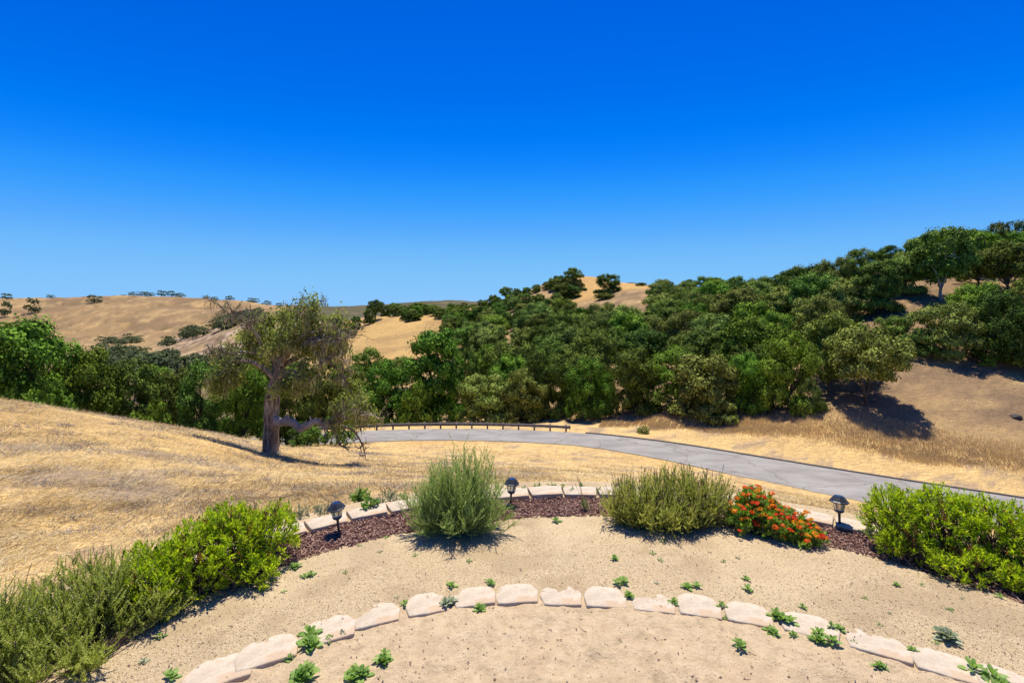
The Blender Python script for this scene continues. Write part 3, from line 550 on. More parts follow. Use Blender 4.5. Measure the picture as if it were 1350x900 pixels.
# --- the wood that covers the hillside: individual oaks, filled in from the front
skx = [560, 600, 640, 670, 700, 735, 770, 790, 800, 820, 848, 870, 900, 940, 970, 1000, 1040, 1060, 1110, 1150, 1180, 1210, 1240, 1290, 1350, 1420]
sky_ = [399, 400, 394, 384, 377, 362, 362, 362, 360, 366, 376, 366, 366, 361, 358, 360, 352, 340, 330, 324, 314, 302, 294, 300, 294, 290]
ZONES = [
 ('oaks in the left valley', 'one of the leafy oaks crowding the valley beyond the golden field crest', lambda px, row, Y: px < 470 and 58 < Y < 130),
 ('oaks of the lower wood behind the guardrail', 'one of the crowded oaks on the lower slope behind the guardrail', lambda px, row, Y: 470 <= px < 750 and Y < 140),
 ('oaks on the shoulder left of the bare hilltop', 'one of the small oaks climbing the shoulder left of the bare hilltop', lambda px, row, Y: 470 <= px < 770 and Y >= 140),
 ('oaks of the lower wood right of the guardrail', 'one of the crowded oaks low in the wood between guardrail end and isolated slope oak', lambda px, row, Y: 750 <= px < 1080 and Y < 95),
 ('oaks of the upper wood below the skyline', 'one of the crowded oaks high in the wood between bare hilltop and right-hand slope', lambda px, row, Y: 750 <= px < 1080 and Y >= 95),
 ('oaks on the upper right slope', 'one of the oaks scattered over the upper slope above the isolated slope oak', lambda px, row, Y: px >= 1080),
]
LM = [(25, 470, 'the big left-edge oak'), (172, 510, 'the rounded crest oak'), (372, 480, 'the old lichen-hung oak'), (573, 490, 'the tallest guardrail oak'), (640, 525, 'the billowing pale oak'),
      (722, 505, 'the dark oak at the guardrail end'), (838, 510, 'the earth gully'), (928, 510, 'the tall pale-topped oak'), (1040, 480, 'the big overhanging oak'), (1146, 480, 'the isolated slope oak'),
      (1157, 372, 'the dark upright slope oak'), (1246, 335, 'the white-trunked oak'), (1332, 350, 'the leaning oak'), (1318, 420, 'the round-headed right-edge oak'), (1098, 360, 'the yellow-green skyline oak'), (1022, 440, 'the mid-slope bright oak'),
      (940, 440, 'the second-row olive oak'), (860, 385, 'the right bare patch'), (802, 380, 'the hilltop oak'), (756, 365, 'the hilltop crowning oak'), (676, 470, 'the second-row dark oak'), (624, 412, 'the spreading saddle oak'), (583, 414, 'the dense saddle oak'), (668, 386, 'the airy skyline oak'), (780, 455, 'the second-row oak above the rail end')]
def where_label(px, row, kind, mt, h):
    q = min(LM, key=lambda m: (m[0]-px)**2+(m[1]-row)**2*1.3); dx, dy = px-q[0], q[1]-row
    d = ('above' if dy > 0 else 'below') if abs(dy) > abs(dx)*1.8 else ('right of' if dx > 0 else 'left of') if abs(dx) > abs(dy)*1.8 else ('up' if dy > 0 else 'down')+' and '+('right' if dx > 0 else 'left')+' of'
    far = math.hypot(dx, dy); n = 'close ' if far < 28 else 'further ' if far > 60 else ''
    look = {'oak': 'dark', 'oak_bright': 'green', 'oak_olive': 'olive'}[mt]+' '+{'round': 'round', 'tall': 'narrow', 'spread': 'spreading', 'open': 'airy'}[kind]
    return ('small ' if h < 7 else 'large ' if h > 10 else '')+look+' oak '+n+d+' '+q[2]
def may_grow(px, row, Y, x):
    if Y > 330 or Y-float(np.interp(x, FAR[:, 0], FAR[:, 1])) < 11: return False
    if px < 470: return 58 < Y < 230
    if px < 588 and 118 < Y: return Y > 265 and px > 520 and random.random() < .6
    if px < 700 and Y > 110 and random.random() < .12: return False
    if 765 < px < 852 and Y > 196: return False
    if 765 < px < 850 and Y > 184: return False
    if 700 < px < 768 and Y > 165: return random.random() < .42
    if px >= 1100: return row < 446 + (px-1100)*.12 and Y > 58 and not (1216 < px < 1270 and 374 < row < 426) and not (1072 < px < 1205 and row > 446) and random.random() < .8
    if 876 < px < 888 and row > 515: return False
    return row < 566-(px-600)*.02
occ = np.zeros((900, 1600), bool)
def cover(px, top, base, hw, mark=True):
    x0, x1 = int(max(px-hw*.8, -120))+120, int(min(px+hw*.8, 1470))+120; y0, y1 = int(max(top, 0)), int(min(base, 899))
    if x1 <= x0 or y1 <= y0: return 1
    y1 = max(y1-int((y1-y0)*.15), y0+1); f = occ[y0:y1, x0:x1].mean()
    if mark: occ[y0:y1, x0:x1] = True
    return f
cand = []
rr = random.Random(5)
Y = 57.0
while Y < 325:
    sp = 6.1+Y*.011; x = (-140-CX)/F*Y
    while x < (1480-CX)/F*Y:
        cand.append((x+rr.uniform(-.45, .45)*sp, Y+rr.uniform(-.4, .4)*sp)); x += sp
    Y += sp
cand.sort(key=lambda c: c[1])
cx = np.array([c[0] for c in cand]); cy = np.array([c[1] for c in cand]); czz = height(cx, cy)
kl = sorted(placed, key=lambda p: p[4]); ki = 0; nw = 0; taken = [((p[0]-CX)/F*p[4], p[4]) for p in placed]
random.seed(21); used = {}
for x, Y, z in zip(cx, cy, czz):
    while ki < len(kl) and kl[ki][4] < Y: cover(*kl[ki][:4]); ki += 1
    px = CX+F*x/Y; row = HY-(z-CZ)*F/Y
    if not may_grow(px, row, Y, x): continue
    if any(abs(x-a) < 4.3 and abs(Y-b) < 4.3 for a, b in taken): continue
    h = random.uniform(7.0, 11.2)*(1.15 if px < 470 else 1)*(.8 if Y > 180 and px < 900 else 1)
    lim = float(np.interp(px, skx, sky_)) if px > 560 else 392.
    if px < 470: lim = float(np.interp(px, [-100, 0, 60, 120, 200, 300, 470], [400, 418, 440, 455, 474, 470, 474]))
    if 760 < px < 858 and Y > 150: lim = 402.
    top = row-h*F/Y; tl = lim+random.uniform(0, 9)
    if top < tl: h = (row-tl)*Y/F; top = tl
    if h < 3.6: continue
    wd = h*random.uniform(.8, 1.12) if h > 6 else h*1.3
    wpx = wd*F/Y
    f = cover(px, top, row, wpx/2, False)
    if f > (.76 if px > 1090 else .84 if Y < 140 else .88): continue
    cover(px, top, row, wpx/2)
    g = next((q for q in ZONES if q[2](px, row, Y)), ZONES[4])
    taken.append((x, Y)); nw += 1
    kind = random.choice(['round', 'round', 'tall', 'spread'] if px < 1080 else ['round', 'spread', 'open', 'spread', 'tall'])
    mt = random.choice(['oak', 'oak', 'oak_bright', 'oak_olive']); lab = where_label(px, (row+top)/2, kind, mt, h)
    nl_ = used.get(lab, 0); used[lab] = nl_+1; lab = lab.replace('the second-row oak above the rail end', 'the oak above the rail end')+['', ', farther back', ', third back', ', fourth back', ', fifth back'][min(nl_, 4)]
    tree(kind, random.randint(1, 5), x, Y, h, lab, mt, group=g[0], wid=wd, z=z)
print('wood trees', nw)
# small oaks on the flanks of the bare hilltop, the ridge left of it and the golden saddle
for px, Y, top, wpx, lab in [(722, 238, 370, 15, 'small round oak on the gold shoulder, two left of the hilltop crowning oak'), (707, 240, 374, 13, 'small oak on the skyline left of the gold shoulder of the hilltop'), (694, 242, 377, 13, 'small skyline oak midway between the airy skyline oak and the hilltop'),
        (681, 244, 379, 12, 'small dark skyline oak just right of the airy skyline oak'), (770, 225, 379, 9, 'tiny shrub oak at the left edge of the bare hilltop gold'), (832, 232, 372, 10, 'tiny shrub oak on the right bare patch of the hilltop'), (845, 222, 372, 16, 'oak ending the bare hilltop on its right'),
        (712, 205, 386, 16, 'small oak on the mottled slope below the left shoulder of the hilltop'), (735, 200, 385, 15, 'round oak on the mottled slope under the hilltop crowning oak'), (650, 248, 388, 16, 'round skyline oak left of the airy skyline oak'), (636, 255, 394, 15, 'low skyline oak right of the spreading saddle oak'),
        (508, 310, 402, 12, 'small far oak between the airy oak and the crest oaks of the saddle'), (532, 310, 402, 11, 'tiny far oak on the saddle crest left of the lone round oak'), (571, 300, 400, 12, 'small oak wedged between crest oaks of the saddle'), (594, 300, 398, 12, 'small oak peeking above the dense saddle oak'),
        (470, 262, 416, 15, 'dark oak left of the squat oak on the saddle slope'), (446, 280, 412, 14, 'small dark oak at the far upper left of the saddle'), (612, 285, 398, 11, 'slender oak on the crest between the last two saddle oaks')]:
    at_row(px, Y, top, wpx, 'round', int(px) % 5+1, lab, ['oak', 'oak_olive'][int(px) % 2])
# --- far oaks on the tawny hill and in the far valley
FARK = [(9, 1010, 386, 12), (42, 830, 392, 17), (7, 800, 394, 14), (67, 1040, 388.5, 9), (124, 930, 389, 19), (153, 1045, 390, 5), (163, 1045, 389, 7), (174, 1045, 385, 9),
        (186, 1035, 384, 16), (198, 1045, 385, 12), (213, 1042, 383, 13), (226, 1042, 383, 14), (238, 1040, 386, 12), (272, 1045, 390, 10), (284, 1045, 391, 10), (303, 1040, 389.5, 11),
        (333, 1050, 393, 16), (352, 1050, 396, 12), (368, 1060, 399, 10)]
FL = ['oak on the skyline at the far left end of the tawny hill', 'pair-like dark oak below the skyline near the left end of the tawny hill', 'dark oak on the left edge of the tawny hill below its crest',
      'tiny tree on the tawny skyline between the left end and the twin oak', 'solitary twin-crowned oak standing on the tawny hill crest left of the skyline grove']
for i, (px, Y, top, wpx) in enumerate(FARK):
    at_row(px, Y, top-.9, wpx*1.05, 'far', i % 3, FL[i] if i < 5 else ('one of the small oaks in the grove along the crest of the tawny hill' if i < 13 else 'one of the scattered small oaks trailing right of the grove on the tawny crest'),
           'far_tree', group=None if i < 5 else ('oaks in the grove on the tawny crest' if i < 13 else 'oaks trailing right of the grove on the tawny crest'))
rr = random.Random(3)
for i in range(106):
    t = rr.random()
    if i < 36: px = 215+t*132; Y = 545-rr.random()**2*60; lab = 'one of the dark oaks in the belt climbing beside the rocky pinkish slope'; g = 'oaks in the belt beside the rocky slope'
    elif i < 92: px = 130+t*220; Y = 210+rr.random()**1.5*(260 if px < 215 else 115); lab = 'one of the far valley oaks at the foot of the tawny hill'; g = 'oaks at the foot of the tawny hill'
    else: px = 128+t*60; Y = 620+rr.uniform(-60, 60); lab = 'one of the faint oaks clustered in the fold of the tawny hill'; g = 'oaks in the fold of the tawny hill'
    x = (px-CX)/F*Y; tree('far', i % 3, x, Y, rr.uniform(7, 11)*(1.25 if i < 92 else 1), lab, 'far_tree', group=g, wid=rr.uniform(11, 19))

# ------------------------------------------------------------------ the old lichen-hung oak
def old_oak():
    r = np.random.default_rng(42); Y0 = 20.3; x0 = (356-CX)/F*Y0; z0 = hz(x0, Y0); k = Y0/F; rb = HY-(z0-CZ)*F/Y0
    root = empty('old_oak_tree', (x0, Y0, z0)); tag(root, 'old oak with thick grey trunk, hanging lichen and bare crooked branches on the golden field', 'tree')
    def P(px, row, dy=0): return np.array([(px-356)*k, dy, (rb-row)*k])
    wood = MB(); tips = []; bare = []; all_pts = []
    tb = MB(); tube(tb, smooth_path([P(357, rb+10), P(357, rb+1), P(357, rb-9), P(358, 560), P(358, 540), P(361, 515), P(366, 492, .1), P(370, 470, .2)], 26),
         np.interp(np.linspace(0, 1, 26), [0, .09, .2, .5, .75, 1], [.50, .42, .34, .30, .28, .19]), 14, rough=.16, rs=r)
    tb.build('trunk', M['bark'], root, smooth=True)
    limb = MB()
    tube(limb, smooth_path([P(360, 552), P(371, 556, -.1), P(382, 553, -.25), P(392, 556, -.3), P(400, 562, -.3), P(409, 558, -.3), P(420, 553, -.3), P(430, 558, -.2), P(438, 557, 0), P(452, 564, .2)], 34), np.interp(np.linspace(0, 1, 34), [0, .12, .2, .3, .5, .75, 1], [.25, .17, .20, .15, .17, .10, .04]), 9, rough=.4, rs=r)
    for (a_, b_) in (((386, 552), (384, 543)), ((404, 560), (409, 551)), ((414, 555), (413, 545)), ((422, 554), (430, 547)), ((397, 560), (401, 569)), ((428, 557), (434, 569))): tube(limb, smooth_path([P(a_[0], a_[1], -.3), P((a_[0]+b_[0])/2+1, (a_[1]+b_[1])/2, -.35), P(b_[0], b_[1], -.4)], 5), [.06, .045, .04, .03, .018], 6, rough=.3, rs=r)
    limb.build('fallen_limb', M['palebark'], root, smooth=True)
    def branch(p, d, L, rad, depth, leafy, droop=0.0, twist=.5):
        n = max(4, int(L/.16)); pts = [p]; d = unit(d); q = p
        for i in range(n):
            d = unit(d+r.normal(size=3)*twist*.45+np.array([0, 0, -droop*.12+(.03 if not leafy else 0)])); q = q+d*L/n; pts.append(q)
        tube(wood, pts, np.linspace(rad, rad*.35, len(pts)), 5 if rad > .03 else 3)
        all_pts.append((np.array(pts), leafy))
        if depth > 0:
            for i in range(r.integers(2, 5)+(1 if depth > 1 else 0)):
                j = r.integers(len(pts)//3, len(pts)); dd = unit(pts[min(j, len(pts)-1)]-pts[max(j-1, 0)])
                nd = unit(dd+r.normal(size=3)*.85); branch(pts[j], nd, L*r.uniform(.4, .65), max(rad*.5, .008), depth-1, leafy, droop, twist)
        elif leafy: tips.append(q)
    def limbp(ctrl, r0, r1, sub, L, leafy, droop=0., twist=.5, n=20, j0=.35, depth=2):
        pts = smooth_path(ctrl, n); tube(wood, pts, np.linspace(r0, r1, n), 8, rough=.2, rs=r)
        for i in range(sub):
            j = int(r.uniform(j0, 1)*(n-1)); d = unit(pts[min(j+1, n-1)]-pts[max(j-1, 0)])
            branch(pts[j], unit(d*.5+r.normal(size=3)*.75+np.array([0, 0, .02])), L*r.uniform(.6, 1.15), .035, depth, leafy, droop, twist)
    limbp([P(368, 478), P(352, 456, -.3), P(340, 430, -.5), P(322, 420, -.5), P(302, 407, -.4)], .075, .035, 15, .9, False, twist=1.25, j0=.5)
    limbp([P(366, 485), P(352, 455, .3), P(342, 438, .5), P(338, 424, .6)], .13, .04, 9, .6, True, .8, j0=.3)
    limbp([P(369, 478), P(377, 447, .2), P(384, 428, .0), P(396, 414, -.2)], .17, .04, 17, .8, True, .6, j0=.3)
    limbp([P(370, 480), P(392, 452, -.3), P(412, 438, -.5), P(436, 434, -.3)], .15, .045, 17, .85, True, .6, j0=.3)
    limbp([P(371, 482), P(396, 468, .5), P(422, 454, .7), P(440, 464, .8)], .12, .045, 12, .8, True, .9, j0=.3)
    limbp([P(398, 452), P(420, 444, -.5), P(440, 450, -.7), P(464, 446, -.8)], .11, .04, 20, 1.0, False, droop=.5, twist=1.15, j0=.5)
    limbp([P(364, 500), P(347, 480, -.3), P(328, 474, -.5), P(310, 482, -.6), P(302, 500, -.6)], .13, .04, 10, .75, True, 1.4, j0=.35)
    limbp([P(364, 492), P(347, 468, .7), P(324, 456, 1.), P(304, 458, 1.2)], .13, .04, 9, .75, True, .9, j0=.4)
    limbp([P(366, 500), P(385, 490, -.6), P(400, 486, -.9), P(410, 500, -1)], .12, .04, 10, .8, True, 1.3, j0=.3)
    for c_ in ([P(384, 440), P(380, 420, .3), P(388, 404, .4)], [P(400, 445), P(408, 424, -.2), P(418, 408, -.2)], [P(345, 445), P(330, 432, .2), P(312, 428, .3), P(298, 420, .4)], [P(350, 470), P(326, 462, -.4), P(300, 466, -.5), P(284, 458, -.5)], [P(412, 460), P(432, 470, -.5), P(452, 466, -.6), P(462, 476, -.6)], [P(420, 470), P(438, 486, .3), P(450, 498, .3)]):
        limbp(c_, .05, .018, 9, .7, False, droop=.3, twist=1.25, j0=.35)
    # tangle at the end of the fallen limb, with bare fingers reaching to the ground
    limbp([P(430, 558), P(446, 545, .2), P(462, 535, .1), P(478, 533, 0)], .09, .03, 10, .85, True, .8, j0=.2)
    limbp([P(432, 560), P(455, 552, -.4), P(478, 540, -.5), P(498, 545, -.5)], .08, .02, 10, .8, False, twist=.9, j0=.4)
    limbp([P(448, 562), P(466, 563, -.3), P(476, 572, -.4), P(484, 586, -.5), P(487, 600, -.5)], .06, .015, 6, .5, False, twist=.8, j0=.4, depth=1)
    limbp([P(436, 560), P(446, 574, -.2), P(452, 583, -.3), P(462, 590, -.3)], .045, .015, 3, .4, False, twist=.8, j0=.4, depth=1)
    wood.build('branches', M['bark'], root)
    leaf = MB(); tips_ = np.array(tips); tips_ = tips_[r.random(len(tips_)) < np.where(tips_[:, 0] < -1.0, .62, .9)]
    n = len(tips_); nf = 40
    cr = r.uniform(.12, .27, n); P_ = tips_[:, None]+r.normal(size=(n, nf, 3))*cr[:, None, None]*np.array([1, 1, 1.05])*.8
    NN = unit(r.normal(size=(n, nf, 3))+np.array([0, 0, .7])); D = unit(np.cross(NN, r.normal(size=(n, nf, 3)))); fs = r.uniform(.07, .15, (n, nf)); cv = r.uniform(.1, .8, (n, 1))
    keep = (r.random(n) > np.where(tips_[:, 0] > 1.2, .62, .48)); 
    leaves(leaf, LEAF4, P_[keep].reshape(-1, 3), D[keep].reshape(-1, 3), NN[keep].reshape(-1, 3), fs[keep].ravel(), fs[keep].ravel()*.7, np.clip(cv+r.normal(size=(n, nf))*.2, 0, 1)[keep].ravel())
    leaf.build('foliage', M['hero_leaf'], root)
    lich = MB(); src = [p for p, lf in all_pts if lf or r.random() < .22]; A = np.concatenate(src)
    idx = r.integers(0, len(A), 6500); a = A[idx]; a = a[(a[:, 2] > .9)]; n = len(a); L = r.uniform(.08, .5, n)*r.uniform(.4, 1, n)
    P0 = a+r.normal(size=(n, 3))*.035; leaves(lich, LEAF4, P0, unit(np.c_[r.normal(size=n)*.14, r.normal(size=n)*.14, -np.ones(n)]), unit(r.normal(size=(n, 3))*np.array([1, 1, .1])), L, r.uniform(.014, .05, n), r.random(n)**.8)
    lich.build('hanging_lichen', M['lichen'], root)
old_oak()

# ------------------------------------------------------------------ garden terrace: sand, gravel, bark bed
IC = np.array([.53, -.68]); IR = 5.08                # arc of the near edging blocks
def gz(X, Y):
    X = np.asarray(X, float); Y = np.asarray(Y, float); g = np.hypot(X-GC[0], Y-GC[1]); q = np.hypot(X-IC[0], Y-IC[1])
    z = (fbm(X*1.1, Y*1.1, 4, 4)*.05+fbm(X*7, Y*7, 3, 9)*.012)*(1-.65*np.exp(-((q-IR)/.22)**2))
    sand = 1-sst(IR-.12, IR+.03, q)
    z = z+sand*(-.012+fbm(X*3.1, Y*3.1, 4, 30)*.085*np.clip((IR-q)*2.2, .25, 1)+fbm(X*13, Y*13, 3, 31)*.03)+(1-sand)*fbm(X*22, Y*22, 2, 3)*.008
    fr = np.random.default_rng(66)
    for _ in range(46):
        fx, fy, fa = fr.uniform(-2.6, 3.4), fr.uniform(2.1, 4.1), fr.uniform(0, 3.14); u_ = (X-fx)*np.cos(fa)+(Y-fy)*np.sin(fa); v_ = -(X-fx)*np.sin(fa)+(Y-fy)*np.cos(fa); e_ = (u_/.13)**2+(v_/.05)**2
        z = z+sand*np.clip((IR-q)*4, 0, 1)*(-.014*np.exp(-e_*1.2)+.006*np.exp(-((e_-2.2)/1.1)**2))
    m = sst(4.95, 5.1, g)*(1-sst(5.55, 5.6, g)); z = z+m*(-.02+fbm(X*9, Y*9, 3, 12)*.03)
    z = z-sst(6.15, 6.9, g)*.5
    return z
def garden():
    st = .03; xs = np.arange(-6.6, 8.2, st); ys = np.arange(-3.0, 8.1, st); ys = np.concatenate([np.arange(-3, 1.6, .15), np.arange(1.6, 8.1, st)])
    U, V = np.meshgrid(xs, ys); Z = gz(U, V); nr, nc = U.shape
    a = (np.arange(nr-1)[:, None]*nc+np.arange(nc-1)[None]).ravel(); Q = np.stack([a, a+1, a+nc+1, a+nc], 1)
    cxx = U.ravel()[Q].mean(1); cyy = V.ravel()[Q].mean(1); jit = fbm(cxx*4, cyy*4, 3, 7)
    g = np.hypot(cxx-GC[0], cyy-GC[1]); q = np.hypot(cxx-IC[0], cyy-IC[1])
    kind = np.where(q+jit*.05 < IR-.03, 0, np.where((g+jit*.22 > 5.10) & (g < 5.62), 2, 1)); kind[g > 6.95] = 9
    V3 = np.stack([U.ravel(), V.ravel(), Z.ravel()], 1)
    for k, nm, mt in ((0, 'sand', 'sand'), (1, 'gravel_path', 'gravel'), (2, 'mulch_bed', 'mulch_soil')):
        f = Q[kind == k]; u, inv = np.unique(f, return_inverse=True); mb = MB(); mb.add(V3[u], inv.reshape(f.shape)); mb.build(nm, M[mt], smooth=True)['kind'] = 'structure'
garden()
def ground_xy(px, row, z=0.0): Y = (CZ-z)*F/(row-HY); return (px-CX)/F*Y, Y
OCT = (np.array([(1, 0, 0), (-1, 0, 0), (0, 1, 0), (0, -1, 0), (0, 0, .7), (0, 0, -.7)]), np.array([(0, 2, 4), (2, 1, 4), (1, 3, 4), (3, 0, 4), (2, 0, 5), (1, 2, 5), (3, 1, 5), (0, 3, 5)]))
def lumps(mb, P, s, r, rv):
    n = len(P); A = unit(r.normal(size=(n, 3))*np.array([1, 1, .4])); leaves(mb, OCT, P, A, np.tile([0, 0, 1.], (n, 1))+r.normal(size=(n, 3))*.3, s, s*r.uniform(.6, 1, n), rv)
def scatter_ground():
    r = np.random.default_rng(5)
    n = 60000; row = r.uniform(640, 905, n); px = r.uniform(-20, 1370, n); Y = CZ*F/(row-HY); X = (px-CX)/F*Y
    g = np.hypot(X-GC[0], Y-GC[1]); q = np.hypot(X-IC[0], Y-IC[1]); k = (q > IR+.06) & (g < 5.15) & (r.random(n) < .95) | ((g > 5.85) & (g < 6.3) & (r.random(n) < .4))
    P = np.stack([X, Y, gz(X, Y)+.002], 1)[k]; mb = MB(); s = r.gamma(3, .0009, k.sum())+.0012; lumps(mb, P, s, r, r.random(k.sum())**.9); tag(mb.build('gravel', M['pebble']), 'loose pale and dark grit scattered over the gravel path', 'gravel', kind='stuff')
    k = (q < IR-.15) & (r.random(n) < .16); P = np.stack([X, Y, gz(X, Y)], 1)[k]; mb = MB(); s = r.gamma(2, .0016, k.sum())+.0015; lumps(mb, P, s, r, r.random(k.sum())*.75); tag(mb.build('sand_clods', M['pebble']), 'small clods and grit lying on the trodden sand', 'grit', kind='stuff')
    # dead leaves and bits of twig blown over the ground
    m = 620; row = r.uniform(650, 905, m); px = r.uniform(-20, 1370, m); Y = CZ*F/(row-HY); X = (px-CX)/F*Y; g = np.hypot(X-GC[0], Y-GC[1]); k = g < 6.3; X, Y = X[k], Y[k]; m = len(X); lt = MB()
    leaves(lt, LEAF4, np.stack([X, Y, gz(X, Y)+.006], 1), r.normal(size=(m, 3))*np.array([1, 1, .15]), np.tile([0, 0, 1.], (m, 1))+r.normal(size=(m, 3))*.4, r.uniform(.012, .034, m), r.uniform(.006, .014, m), r.random(m))
    for i in range(0, 90): tube(lt, [(X[i], Y[i], gz(X[i], Y[i])+.004), (X[i]+r.normal()*.03, Y[i]+r.normal()*.02, gz(X[i], Y[i])+.008)], .0018, 3, r.random())
    tag(lt.build('leaf_litter', M['spike']), 'dead brown leaves and twig bits blown over gravel and sand', 'litter', kind='stuff')
    n = 17000; a = r.uniform(R(8), R(172), n); rad = r.uniform(5.07, 5.62, n); X = GC[0]+np.cos(a)*rad; Y = GC[1]+np.sin(a)*rad; P = np.stack([X, Y, gz(X, Y)+r.uniform(.0, .022, n)], 1)
    mb = MB(); chip = (np.array([(-.5, -.5, 0), (.5, -.4, 0), (.5, .4, 0), (-.5, .5, 0), (-.45, -.4, .12), (.45, -.3, .12), (.45, .3, .12), (-.45, .4, .12)]), np.array([(4, 5, 6, 7), (0, 1, 5, 4), (1, 2, 6, 5), (2, 3, 7, 6), (3, 0, 4, 7)]))
    leaves(mb, chip, P, r.normal(size=(n, 3))*np.array([1, 1, .28]), np.tile([0, 0, 1.], (n, 1))+r.normal(size=(n, 3))*.3, r.uniform(.02, .07, n), r.uniform(.005, .014, n), r.random(n))
    tag(mb.build('bark_mulch', M['mulch']), 'shredded reddish bark mulch covering the planting bed', 'mulch', kind='stuff')
scatter_ground()

# ------------------------------------------------------------------ edging blocks
from mathutils import noise as mnoise
import bmesh
def block_mesh(seed, wo, wi, dep, h, clip):
    bm = bmesh.new(); rr = random.Random(seed); j = lambda: rr.uniform(-.006, .006)
    pts = [(-wi/2+j(), -dep/2+j()), (wi/2+j(), -dep/2+j()), (wo/2+j(), dep*clip+j()), (wo/2*.78+j(), dep*.36+j()), (wo/2*.38+j(), dep/2), (-wo/2*.38+j(), dep/2), (-wo/2*.78+j(), dep*.36+j()), (-wo/2+j(), dep*clip+j())] if clip is not None else \
          [(-wi/2+j(), -dep/2+j()), (wi/2+j(), -dep/2+j()), (wo/2+j(), dep/2+j()), (-wo/2+j(), dep/2+j())]
    f = bm.faces.new([bm.verts.new((x, y, -h*.6)) for x, y in pts]); e = bmesh.ops.extrude_face_region(bm, geom=[f])
    for v in e['geom']:
        if isinstance(v, bmesh.types.BMVert): v.co.z += h
    bmesh.ops.recalc_face_normals(bm, faces=bm.faces)
    bmesh.ops.bevel(bm, geom=list(bm.edges), offset=.011, segments=2, affect='EDGES', profile=.6)
    for _ in range(2): bmesh.ops.subdivide_edges(bm, edges=[e for e in bm.edges if e.calc_length() > .035], cuts=1, use_grid_fill=True)
    bmesh.ops.triangulate(bm, faces=bm.faces)
    for v in bm.verts:
        n = mnoise.noise(v.co*14+Vector((seed*3.1, 0, 0)))*.005+mnoise.noise(v.co*55+Vector((seed, 1, 0)))*.003; v.co += Vector((v.co.x*.12, v.co.y*.12, 1))*n
    me = bpy.data.meshes.new('edging_block'); bm.to_mesh(me); bm.free(); me.materials.append(M['stone']); me.attributes.new('rnd', 'FLOAT', 'FACE')
    for p in me.polygons: p.use_smooth = True
    return me
ORD = ['first', 'second', 'third', 'fourth', 'fifth', 'sixth', 'seventh', 'eighth', 'ninth', 'tenth', 'eleventh', 'twelfth', 'thirteenth', 'fourteenth', 'fifteenth', 'sixteenth', 'seventeenth', 'eighteenth', 'nineteenth', 'twentieth', 'twenty-first', 'twenty-second', 'twenty-third']
INN = [(288, 880), (352, 854), (432, 826), (497, 806), (564, 791), (625, 783), (681, 779), (739, 780), (797, 783), (861, 788), (920, 794), (986, 805), (1066, 821), (1157, 845), (1249, 873), (1338, 899)]
INL = {4: 'with a small weed at left', 5: 'with a grey-green weed at each side', 6: 'flat-faced, with dark gaps either side', 7: 'half dusted with sand', 8: 'with a crisp dark lower edge', 14: 'with a deep shaded front edge', 13: 'half buried in sand'}
ib = [block_mesh(i, .40, .35, .30, .12, .0) for i in range(5)]
for i, (px, row) in enumerate(INN):
    x, y = ground_xy(px, row, .02); v = np.array([x, y])-IC; a = math.atan2(v[1], v[0])
    o = bpy.data.objects.new('edging_block', ib[i % 5]); COL.objects.link(o)
    dz = [0, .0, -.012, -.008, -.014, .004, .006, -.006, .004, -.012, -.002, .004, .004, -.008, .008, .004][i]
    o.location = (x, y, float(max(gz(np.array([x, x-.12, x+.12, x, x]), np.array([y, y, y, y-.1, y+.14]))))-.041+dz*.4); o.rotation_euler = (random.uniform(-.05, .02), random.uniform(-.03, .03), a-math.pi/2+random.uniform(-.05, .05))
    o.scale = (random.uniform(.97, 1.03)*(1.12 if i in (0, 1, 2, 12, 13, 14, 15) else 1), random.uniform(.95, 1.08), 1)
    tag(o, 'buff block '+(INL[i]+', ' if i in INL else '')+ORD[i]+' from the left in near arc', 'edging block', 'blocks edging the sand')
ob = [block_mesh(20+i, .50, .43, .29, .12, None) for i in range(4)]
n_o = 0; step = .485/5.72; angs = np.arange(R(152), R(28), -step)
for i, a in enumerate(angs):
    x, y = GC[0]+math.cos(a)*5.74, GC[1]+math.sin(a)*5.74; px = CX+F*x/y
    if px < -20 or px > 1380: continue
    o = bpy.data.objects.new('edging_block', ob[i % 4]); COL.objects.link(o); o.location = (x, y, .0+random.uniform(-.008, .008)); o.rotation_euler = (random.uniform(-.02, .02), random.uniform(-.02, .02), a-math.pi/2+random.uniform(-.05, .05))
    tag(o, 'pale rectangular edging block, '+ORD[n_o]+' from the left in the outer arc behind the bark bed', 'edging block', 'blocks edging the bark bed'); n_o += 1

